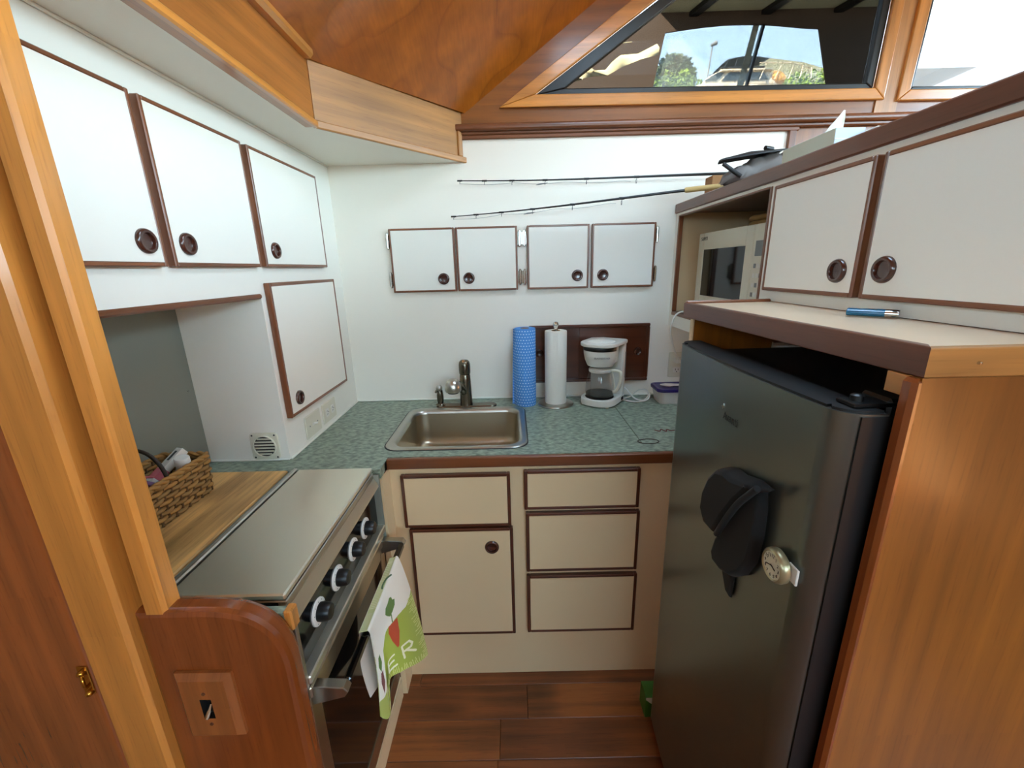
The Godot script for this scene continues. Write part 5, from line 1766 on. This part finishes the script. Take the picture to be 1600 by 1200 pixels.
	# fishing rods along the wall
	rod("fishing_rod", "thin black fishing rod lying level along the white wall", Vector3(-0.196, 1.839, 0.055), Vector3(0.90, 1.836, 0.075), 0.965)
	rod("fishing_rod", "black fishing rod with cork grip sloping down along the white wall", Vector3(-0.228, 1.706, 0.060), Vector3(0.80, 1.772, 0.20), 0.86)
	# things on top of the hanging cupboard
	var gb := thing("grey_bag", "crumpled grey and black bag on the cupboard top beside the rods", "bag", Vector3(0.80, 1.7405, 0.40))
	var rows := []
	for i in 13:
		var f := i / 12.0
		var r := []
		for j in 12:
			var a := TAU * j / 12.0
			var hh := lerpf(0.018, 0.048, smoothstep(0.0, 0.8, f)) * (0.25 if i == 0 else 1.0)
			var ww := lerpf(0.03, 0.055, f) * (0.3 if i == 0 else 1.0)
			r.append(Vector3(lerpf(-0.115, 0.10, f), 0.002 + maxf(0.0, hh + hh * sin(a)) + 0.006 * sin(i * 1.9 + j), ww * cos(a) + 0.008 * sin(f * 8.0) - 0.05 * f))
		rows.append(r)
	obj("bag_body", B.new().loft(rows, true, true), "grey_bag", gb)
	obj("top_flap", B.new().sheet([[Vector3(-0.125, 0.070, 0.02), Vector3(-0.02, 0.082, 0.03), Vector3(0.10, 0.100, 0.0)], [Vector3(-0.12, 0.072, -0.01), Vector3(-0.02, 0.096, -0.01), Vector3(0.10, 0.108, -0.04)], [Vector3(-0.11, 0.070, -0.04), Vector3(-0.02, 0.084, -0.05), Vector3(0.10, 0.100, -0.09)]], 0.004), "grey_bag_dark", gb)
	obj("loose_strap", B.new().tube(spline([Vector3(-0.118, 0.060, 0.015), Vector3(-0.095, 0.038, 0.03), Vector3(-0.070, 0.018, 0.04)]), 0.006, 8), "grey_bag_dark", gb)
	obj("clip", B.new().tube([Vector3(0.045, 0.118, -0.05), Vector3(0.075, 0.116, -0.06)], 0.007, 8), "black_plastic", gb)
	var wb := thing("wooden_box", "small brown wooden box at the far corner of the cupboard top", "box", Vector3(0.82, 1.7305, 0.13))
	obj("box_body", bar(-0.055, 0.09, 0.0, 0.085, -0.03, 0.03, 0.002), "tan_box", wb)
	obj("dark_side", bar(0.0, 0.16, 0.0, 0.08, 0.0305, 0.038, 0.001), "handle_dark", wb)
	var tb := thing("tissue_box", "long pale green tissue box with an upright white tissue on the cupboard top", "tissue box", Vector3(0.836, 1.7305, 0.632))
	obj("box_body", bar(-0.036, 0.036, 0.0, 0.078, -0.105, 0.100, 0.001), "pale_plastic", tb)
	obj("end_panel", bar(-0.0355, 0.0355, 0.001, 0.0775, 0.1003, 0.1012, 0.0), "tissue_box", tb)
	obj("end_flap", bar(-0.0355, 0.0355, 0.052, 0.0545, 0.1012, 0.1022, 0.0005), "white_box", tb)
	var tis := [[], [], [], []]
	for k in 7:
		var g := k / 6.0
		tis[0].append(Vector3(lerpf(-0.026, 0.026, g), 0.0785, 0.045 + 0.014 * sin(g * 5.0)))
		tis[1].append(Vector3(lerpf(-0.020, 0.024, g), 0.094, 0.050 + 0.012 * sin(g * 5.0 + 0.4)))
		tis[2].append(Vector3(lerpf(-0.008, 0.018, g), 0.110, 0.054 + 0.007 * sin(g * 5.0 + 0.8)))
		tis[3].append(Vector3(lerpf(0.006, 0.010, g), 0.128, 0.058))
	obj("tissue", B.new().sheet(tis, 0.001), "paper_plain", tb)
	var wc := thing("white_carton", "flat white carton beside the tissue box on the cupboard top", "box", Vector3(0.935, 1.7305, 0.67))
	obj("carton_body", bar(-0.055, 0.055, 0.0, 0.064, -0.09, 0.09, 0.001), "white_box", wc)
	obj("carton_lid", bar(-0.057, 0.057, 0.0645, 0.072, -0.092, 0.092, 0.001), "white_box", wc)
	# lighter on the shelf
	var li := thing("gas_lighter", "teal pocket lighter lying on the shelf above the refrigerator", "lighter", Vector3(0.665, 1.4032, 1.105))
	li.rotation.y = -0.80
	obj("lighter_body", B.new().loft([ellipse(-0.040, 0.010, 0.0062), ellipse(-0.0385, 0.012, 0.0072), ellipse(0.014, 0.012, 0.0072), ellipse(0.0155, 0.0115, 0.007)], true, true), "lighter_blue", li)
	obj("metal_hood", B.new().loft([ellipse(0.0155, 0.0118, 0.0074), ellipse(0.034, 0.0115, 0.0072), ellipse(0.035, 0.0105, 0.0064)], true, true), "chrome", li)
	obj("spark_wheel", B.new().lathe([Vector2(0.0, -0.004), Vector2(0.0055, -0.004), Vector2(0.0055, 0.004), Vector2(0.0, 0.004)], 14, Transform3D(Basis(Vector3(1, 0, 0), PI / 2), Vector3(0.028, 0.0, 0.006))), "ink_grey", li)
	# black cloth sleeve hung on the refrigerator door
	var sl := thing("black_sleeve", "black cloth sleeve hanging folded on the refrigerator door", "cloth", Vector3(0.418, 1.0, 1.16))
	var fx := Transform3D(face(Vector3.LEFT, Vector3.ZERO).basis, Vector3(0, -1.0, -1.16))
	obj("upper_band", pillow(v2([[1.14, 1.116], [1.172, 1.128], [1.195, 1.128], [1.239, 1.142], [1.273, 1.142], [1.253, 1.124], [1.222, 1.085], [1.189, 1.032], [1.161, 0.979], [1.117, 0.975], [1.091, 1.001], [1.094, 1.041], [1.113, 1.085]]), 0.034, 0.012, fx), "black_cloth", sl)
	obj("lower_fold", pillow(v2([[1.258, 1.133], [1.266, 1.097], [1.267, 1.048], [1.26, 0.992], [1.239, 0.95], [1.207, 0.918], [1.173, 0.904], [1.138, 0.902], [1.128, 0.921], [1.139, 0.96], [1.172, 1.02], [1.206, 1.075], [1.238, 1.114]]), 0.018, 0.010, fx), "black_cloth", sl)
	obj("tip", pillow(v2([[1.161, 0.898], [1.191, 0.913], [1.202, 0.909], [1.2, 0.864], [1.182, 0.866]]), 0.006, 0.004, fx), "black_cloth", sl)
	var rim := []
	for p in [[1.275, 1.146], [1.258, 1.126], [1.23, 1.092], [1.201, 1.045], [1.172, 0.989]]:
		rim.append(fx * Vector3(p[0], p[1], 0.030))
	obj("rolled_hem", B.new().tube(spline(rim), 0.006, 8), "black_cloth", sl)
	# clock magnet
	var ck := thing("clock_magnet", "small round clock with a pale metal rim stuck on the refrigerator", "clock", Vector3(0.4262, 1.030, 1.312))
	var cx := Transform3D(Basis(Vector3(0, 0, 1), Vector3(-1, 0, 0), Vector3(0, -1, 0)), Vector3.ZERO)
	obj("case", B.new().lathe([Vector2(0.0, 0.004), Vector2(0.022, 0.004), Vector2(0.0275, 0.008), Vector2(0.0285, 0.014), Vector2(0.027, 0.020), Vector2(0.0235, 0.0225), Vector2(0.0215, 0.0205)], 36, cx), "clock_rim", ck)
	obj("dial", B.new().lathe([Vector2(0.0216, 0.0206), Vector2(0.0, 0.0206)], 32, cx), "clock_face", ck)
	obj("magnet_tab", bar(-0.004, 0.0, -0.012, 0.016, 0.012, 0.034, 0.001), "white_plastic", ck)
	var fl := face(Vector3.LEFT, Vector3.ZERO)
	for k in 12:
		var a := TAU * (k + 1) / 12.0
		text("numeral", str(k + 1), 0.0052, 0.0004, fl * Transform3D(Basis.IDENTITY, Vector3(sin(a) * 0.0168, cos(a) * 0.0168, 0.0210)), "ink", ck)
	for hnd in [[0.010, 1.9, 0.0010], [0.014, 4.4, 0.0007]]:
		var hb := B.new()
		hb.t = fl * Transform3D(Basis(Vector3(0, 0, 1), -hnd[1]), Vector3(0, 0, 0.0212))
		hb.box(Vector3(-hnd[2], -0.002, 0), Vector3(hnd[2], hnd[0], 0.0004), 0.0)
		obj("hand", hb, "ink", ck)


func ellipse(x: float, ry: float, rz: float) -> Array:
	var out := []
	for i in 20:
		var f := TAU * i / 20.0
		out.append(Vector3(x, cos(f) * rz, sin(f) * ry))
	return out


# position and outward normal on a rounded rectangle's outline, s in 0..1
func along_rect(s: float, hx: float, hz: float) -> Array:
	var r := 0.018
	var a := 2.0 * (hx - r)
	var b := 2.0 * (hz - r)
	var q := PI / 2 * r
	var L := 2.0 * (a + b) + 4.0 * q
	var d := fposmod(s, 1.0) * L
	for k in 4:
		var ln := b if k % 2 == 0 else a
		var n := Vector2(1, 0).rotated(PI / 2 * k)
		var tng := Vector2(0, 1).rotated(PI / 2 * k)
		var half := (Vector2(hx, hz) if k % 2 == 0 else Vector2(hz, hx))
		if d <= ln:
			return [n * half.x + tng * (d - ln / 2.0), n]
		d -= ln
		if d <= q:
			var f := d / r
			var c := n * (half.x - r) + tng * (half.y - r)
			var dir := n.rotated(f)
			return [c + dir * r, dir]
		d -= q
	return [Vector2(hx, 0), Vector2(1, 0)]


func rod(called: String, label: String, tip: Vector3, butt: Vector3, grip_from: float) -> void:
	var t := thing(called, label, "fishing rod", butt, "fishing rods on the cupboard top")
	var inv := Transform3D(Basis.IDENTITY, -butt)
	var pts := []
	var rad := []
	for i in 25:
		var f := i / 24.0 * grip_from
		pts.append(tip.lerp(butt, f) - Vector3(0, 0.010 * sin(PI * (1.0 - f)) * (1.0 - f), 0))
		rad.append(lerpf(0.0016, 0.0058, f))
	var o := obj("blank", B.new().tube(pts, rad, 8), "rod_black", t)
	o.transform = inv
	o = obj("grip", B.new().tube([tip.lerp(butt, grip_from), tip.lerp(butt, grip_from + 0.005), tip.lerp(butt, 0.995), butt], [0.007, 0.0095, 0.0095, 0.008], 12), "cork", t)
	o.transform = inv
	for g in [0.0, 0.09, 0.19, 0.31, 0.46, 0.64]:
		var c: Vector3 = tip.lerp(butt, g)
		c -= Vector3(0, 0.010 * sin(PI * (1.0 - g)) * (1.0 - g), 0)
		var ring := []
		var rr: float = 0.003 + g * 0.007
		for k in 12:
			var a := TAU * k / 12.0
			ring.append(c + Vector3(0, -0.004 - rr * 1.6 + rr * cos(a), rr * sin(a)))
		o = obj("line_guide", B.new().tube(ring, 0.0009, 6, true).tube([c + Vector3(0.005, 0, 0), c + Vector3(0, -0.004 - rr * 0.6, 0)], 0.001, 6).tube([c - Vector3(0.010, 0, 0), c + Vector3(0.010, 0, 0)], 0.003 + g * 0.003, 8), "rod_black", t)
		o.transform = inv
	var ln := []
	for i in 30:
		var f := i / 29.0 * 0.62
		ln.append(tip.lerp(butt, f) - Vector3(0, 0.010 + f * 0.010 + 0.006 * absf(sin(f * 16.0)), 0))
	o = obj("line", B.new().tube(ln, 0.0006, 5), "grey_plastic", t)
	o.transform = inv
	var lure := tip.lerp(butt, 0.30) - Vector3(0, 0.020, 0)
	o = obj("lure", B.new().tube([lure - Vector3(0.025, 0.003, 0), lure - Vector3(0.01, 0, 0), lure + Vector3(0.012, 0.002, 0), lure + Vector3(0.022, 0.004, 0)], [0.0008, 0.0028, 0.0022, 0.0006], 8), "grey_plastic", t)
	o.transform = inv


# ------------------------------------------------------------------ seen through the forward windows
func leafy(sd: int, n: int, ext: Vector3, leaf: float) -> B:
	var rng := RandomNumberGenerator.new()
	rng.seed = sd
	var b := B.new()
	for i in n:
		var d := Vector3(rng.randfn(), rng.randfn(), rng.randfn()).normalized() * pow(rng.randf(), 0.25)
		var p := d * ext
		var ax := Vector3(rng.randfn(), rng.randfn() * 0.6 + 0.4, rng.randfn()).normalized()
		var sd2 := ax.cross(Vector3(rng.randfn(), rng.randfn(), rng.randfn())).normalized()
		var nn := ax.cross(sd2)
		var s := leaf * rng.randf_range(0.6, 1.3)
		b.tri(p - sd2 * s * 0.4, p + ax * s, p + sd2 * s * 0.4, nn, nn, nn)
	return b


func build_outside() -> void:
	# dark canvas shelter in front of the window, with a two pane clear window
	var sh := thing("canvas_shelter", "dark canvas shelter with a clear two part window beyond the glass", "shelter", Vector3(1.3, 2.0, -0.9))
	var inv := Transform3D(Basis.IDENTITY, -sh.position)
	var TL := Vector2(0.895, 2.744)
	var TR := Vector2(1.752, 2.743)
	var BR := Vector2(1.852, 2.440)
	var BL := Vector2(0.835, 2.440)
	var arch := []
	for k in 9:
		var f := k / 8.0
		arch.append(TL.lerp(TR, f) + Vector2(0, 0.030 * sin(PI * minf(1.0, f * 1.05))))
	var top := [[0.10, 2.90], [2.20, 2.90]]
	var up := [[0.10, 2.90]]
	for p in arch:
		up.append([p.x, p.y])
	var o: MeshInstance3D
	var pieces := []
	var poly_top := [[0.10, 2.744], [TL.x, TL.y]]
	for p in arch.slice(1, 8):
		poly_top.append([p.x, p.y])
	poly_top += [[TR.x, TR.y], [2.20, 2.744], [2.20, 2.84], [0.10, 2.84]]
	pieces.append(poly_top)
	pieces.append([[0.10, 2.0], [0.80, 2.0], [BL.x, BL.y], [TL.x, TL.y], [0.10, 2.744]])
	pieces.append([[1.88, 2.0], [2.20, 2.0], [2.20, 2.744], [TR.x, TR.y], [BR.x, BR.y]])
	pieces.append([[0.80, 2.0], [1.88, 2.0], [BR.x, BR.y], [BL.x, BL.y]])
	for p in pieces:
		o = obj("canvas_panel", B.new().prism(v2(p), 2, -0.905, -0.895), "canvas_dark", sh)
		o.transform = inv
	o = obj("zip_bar", B.new().prism(v2([[1.370, 2.44], [1.384, 2.44], [1.450, 2.775], [1.436, 2.775]]), 2, -0.912, -0.892), "gasket", sh)
	o.transform = inv
	o = obj("webbing", B.new().prism(v2([[1.325, 2.44], [1.362, 2.44], [1.424, 2.775], [1.392, 2.775]]), 2, -0.915, -0.911), "canvas_roof", sh)
	o.transform = inv
	o = obj("clear_window", B.new().prism(v2([[BL.x, BL.y], [BR.x, BR.y], [TR.x, TR.y], [1.323, 2.775], [TL.x, TL.y]]), 2, -0.910, -0.907), "clear_vinyl", sh)
	o.transform = inv
	o = obj("roof_cloth", bar(0.86, 2.25, 2.838, 2.846, -0.95, -0.12, 0.0), "canvas_roof", sh)
	o.transform = inv
	for r in [[1.02, 1.26], [1.42, 1.66], [1.82, 2.06]]:
		o = obj("roof_batten", B.new().prism(v2([[r[0], -0.895], [r[0] + 0.05, -0.895], [r[1] + 0.05, -0.14], [r[1], -0.14]]), 1, 2.815, 2.838), "gasket", sh)
		o.transform = inv
	# pale gathered cloth hanging in the shelter
	var sw := thing("cloth_swag", "pale gathered cloth hanging in folds inside the canvas shelter", "cloth", Vector3(0.55, 2.5, -0.7))
	inv = Transform3D(Basis.IDENTITY, -sw.position)
	var tops := [[0.250, 2.432, 2.424], [0.330, 2.478, 2.440], [0.392, 2.486, 2.452], [0.398, 2.536, 2.455], [0.455, 2.500, 2.468], [0.530, 2.505, 2.475], [0.560, 2.530, 2.485], [0.600, 2.558, 2.500], [0.700, 2.575, 2.535], [0.795, 2.612, 2.560]]
	var rows := [[], [], []]
	for k in tops.size():
		var q: Array = tops[k]
		rows[0].append(Vector3(q[0], q[1], -0.70 - 0.02 * sin(k * 1.7)))
		rows[1].append(Vector3(q[0] + 0.006, (q[1] + q[2]) / 2.0, -0.685 + 0.025 * sin(k * 2.1)))
		rows[2].append(Vector3(q[0] + 0.01, q[2], -0.69 - 0.015 * cos(k * 1.3)))
	o = obj("folded_cloth", B.new().sheet(rows, 0.004), "swag", sw)
	o.transform = inv
	o = obj("hanging_cord", B.new().tube([Vector3(0.405, 2.60, -0.70), Vector3(0.66, 2.62, -0.70)], 0.002, 6), "swag", sw)
	o.transform = inv
	# white cover beyond the second window, grey coaming below it
	var cv := thing("white_cover", "bright white canvas cover outside the top right window", "cover", Vector3(2.6, 2.2, -0.62))
	inv = Transform3D(Basis.IDENTITY, -cv.position)
	o = obj("left_cloth", bar(2.06, 2.325, 2.05, 2.83, -0.624, -0.620, 0.0), "canvas_white", cv)
	o.transform = inv
	o = obj("right_cloth", bar(2.329, 3.6, 2.05, 2.83, -0.624, -0.620, 0.0), "canvas_white", cv)
	o.transform = inv
	o = obj("seam", bar(2.324, 2.330, 2.05, 2.83, -0.6245, -0.6235, 0.0), "pole_grey", cv)
	o.transform = inv
	var cg := thing("deck_coaming", "grey deck coaming just outside the top right window", "coaming", Vector3(2.5, 2.0, -0.4))
	inv = Transform3D(Basis.IDENTITY, -cg.position)
	o = obj("block", bar(1.74, 3.6, 1.9, 2.325, -0.48, -0.30, 0.01), "coaming", cg)
	o.transform = inv
	# the quay, and what stands on it
	struct("ground_quay", bar(-20.0, 40.0, 0.0, 5.2, -60.0, -9.0, 0.0), "stone", "stone quay beyond the boat")
	boat()
	for h in [[5.6, 7.45, 1.5, 3, "leaf_light", "bright green clipped hedge behind the white motor boat, left of its cabin"], [7.6, 7.55, 0.7, 8, "leaf_mid", "darker green bush between the hedge and the motor boat"], [10.7, 7.42, 1.5, 12, "leaf_light", "green bush beyond the bow rail of the motor boat"]]:
		var hg := thing("hedge", h[5], "bush", Vector3(h[0], 5.2, -15.0), "greenery on the quay")
		for k in 3:
			var l := leafy(h[3] + k * 31, 900, Vector3(h[2] * 0.42, 1.1, 0.7), 0.13)
			var lo := obj("foliage", l, h[4], hg)
			lo.position = Vector3((k - 1) * h[2] * 0.42, h[1] - 5.2 - 0.70 + 0.06 * k, 0.0)
		obj("stem", B.new().tube([Vector3(0, 0, 0), Vector3(0, 1.2, 0)], 0.06, 8), "bark", hg)
	var tr := thing("tree", "dark round tree standing behind the hedge", "tree", Vector3(7.55, 5.2, -20.0))
	for k in 4:
		var lo := obj("foliage", leafy(50 + k, 900, Vector3(0.62, 0.55, 0.6), 0.16), "leaf_dark", tr)
		lo.position = Vector3([-0.35, 0.2, 0.4, -0.1][k], [4.35, 4.65, 4.35, 4.75][k], 0.0)
	obj("trunk", B.new().tube([Vector3(0, 0, 0), Vector3(0.05, 2.2, 0), Vector3(0, 4.4, 0)], [0.16, 0.12, 0.06], 8), "bark", tr)
	var p1 := thing("utility_pole", "short thin pole rising from the dark tree", "pole", Vector3(7.45, 5.2, -21.2))
	obj("shaft", B.new().tube([Vector3(0, 0, 0), Vector3(0.10, 5.75, 0)], 0.035, 8), "pole_grey", p1)
	obj("cross_arm", B.new().tube([Vector3(-0.1, 5.5, 0), Vector3(0.25, 5.62, 0)], 0.02, 6), "pole_grey", p1)
	var p2 := thing("lamp_post", "tall thin leaning lamp post against the sky", "lamp post", Vector3(8.7, 5.2, -20.0))
	obj("shaft", B.new().tube([Vector3(0, 0, 0), Vector3(0.50, 5.62, 0)], [0.05, 0.028], 8), "pole_grey", p2)
	obj("lamp_head", B.new().tube([Vector3(0.42, 5.60, 0), Vector3(0.66, 5.70, 0)], [0.05, 0.10], 8), "pole_grey", p2)
	var hl := B.new()
	hl.prism(v2([[14.0, 5.0], [20.5, 17.6], [22.4, 18.3], [25.5, 17.9], [29.0, 17.0], [33.0, 5.0]]), 2, -44.0, -40.0)
	var hi := struct("ground_hill", hl, "hill", "low distant hill behind the boat")


func boat() -> void:
	var b := thing("motor_boat", "cream motor boat with a dark canopy and bow rail on the quay", "boat", Vector3(6.4, 5.2, -11.55))
	var inv := Transform3D(Basis.IDENTITY, Vector3(-6.4, -5.2, 11.0))
	var h := B.new()
	var rings := []
	for i in 13:
		var f := i / 12.0
		var x := lerpf(5.0, 8.3, f)
		var w := 0.75 * (1.0 - pow(f, 3.0)) + 0.03
		var y1 := 6.00 + 0.02 * f
		rings.append([Vector3(x, y1, -11.0 + w), Vector3(x, 5.6, -11.0 + w * 0.9), Vector3(x, 5.22, -11.0 + w * 0.3), Vector3(x, 5.22, -11.0 - w * 0.3), Vector3(x, 5.6, -11.0 - w * 0.9), Vector3(x, y1, -11.0 - w)])
	h.loft(rings, true, true)
	var P := [["hull", h, "boat_white"]]
	var cab := B.new()
	cab.prism(v2([[5.12, 5.98], [7.25, 5.98], [6.95, 6.31], [6.70, 6.38], [5.72, 6.39], [5.35, 6.24]]), 2, -11.7, -10.3, 0.05)
	P.append(["cabin", cab, "boat_white"])
	var ws := B.new()
	ws.prism(v2([[5.20, 6.11], [5.52, 6.11], [5.74, 6.30], [5.55, 6.30]]), 2, -10.30, -10.28)
	P.append(["side_window", ws, "boat_glass"])
	var ws2 := B.new()
	ws2.prism(v2([[5.66, 6.11], [6.9, 6.11], [6.75, 6.27], [5.85, 6.30]]), 2, -10.30, -10.28)
	P.append(["windscreen", ws2, "boat_glass"])
	P.append(["brow", bar(5.60, 6.98, 6.30, 6.34, -11.75, -10.22, 0.015), "boat_white"])
	P.append(["flybridge", bar(5.70, 6.86, 6.39, 6.47, -11.5, -10.45, 0.03), "boat_white"])
	P.append(["flybridge_rim", bar(5.68, 6.88, 6.455, 6.48, -11.52, -10.43, 0.01), "boat_blue"])
	var can := []
	for k in 9:
		var f := k / 8.0
		var r := []
		for j in 7:
			var g := j / 6.0
			r.append(Vector3(lerpf(5.86, 6.92, f), 6.665 + 0.062 * sin(PI * f) - 0.03 * pow(absf(g - 0.5) * 2.0, 3.0), lerpf(-11.5, -10.45, g)))
		can.append(r)
	P.append(["canopy", B.new().sheet(can, 0.02), "boat_blue"])
	for q in P:
		var o := obj(q[0], q[1], q[2], b)
		o.transform = inv
	for x in [[5.78, 5.90], [6.05, 6.12], [6.35, 6.40], [6.80, 6.88]]:
		var o := obj("canopy_leg", B.new().tube([Vector3(x[0], 6.47, -10.46), Vector3(x[1], 6.68, -10.46)], 0.013, 6), "boat_blue", b)
		o.transform = inv
	var o2 := obj("bow_rail", B.new().tube([Vector3(6.55, 6.44, -10.15), Vector3(7.4, 6.44, -10.2), Vector3(8.1, 6.42, -10.5), Vector3(8.3, 6.42, -11.0)], 0.013, 6), "boat_white", b)
	o2.transform = inv
	for x in [6.75, 7.15, 7.5, 7.8, 8.1]:
		o2 = obj("rail_post", B.new().tube([Vector3(x - 0.14, 6.08, -10.2), Vector3(x, 6.43, -10.2 - maxf(0.0, x - 7.4) * 0.4)], 0.011, 6), "boat_white", b)
		o2.transform = inv
	o2 = obj("tan_cover", B.new().lathe([Vector2(0.0, -0.20), Vector2(0.10, -0.17), Vector2(0.15, 0.0), Vector2(0.10, 0.17), Vector2(0.0, 0.20)], 16, Transform3D(Basis(Vector3(0, 0, 1), 1.15), Vector3(7.17, 6.16, -10.35))), "tan_dinghy", b)
	o2.transform = inv
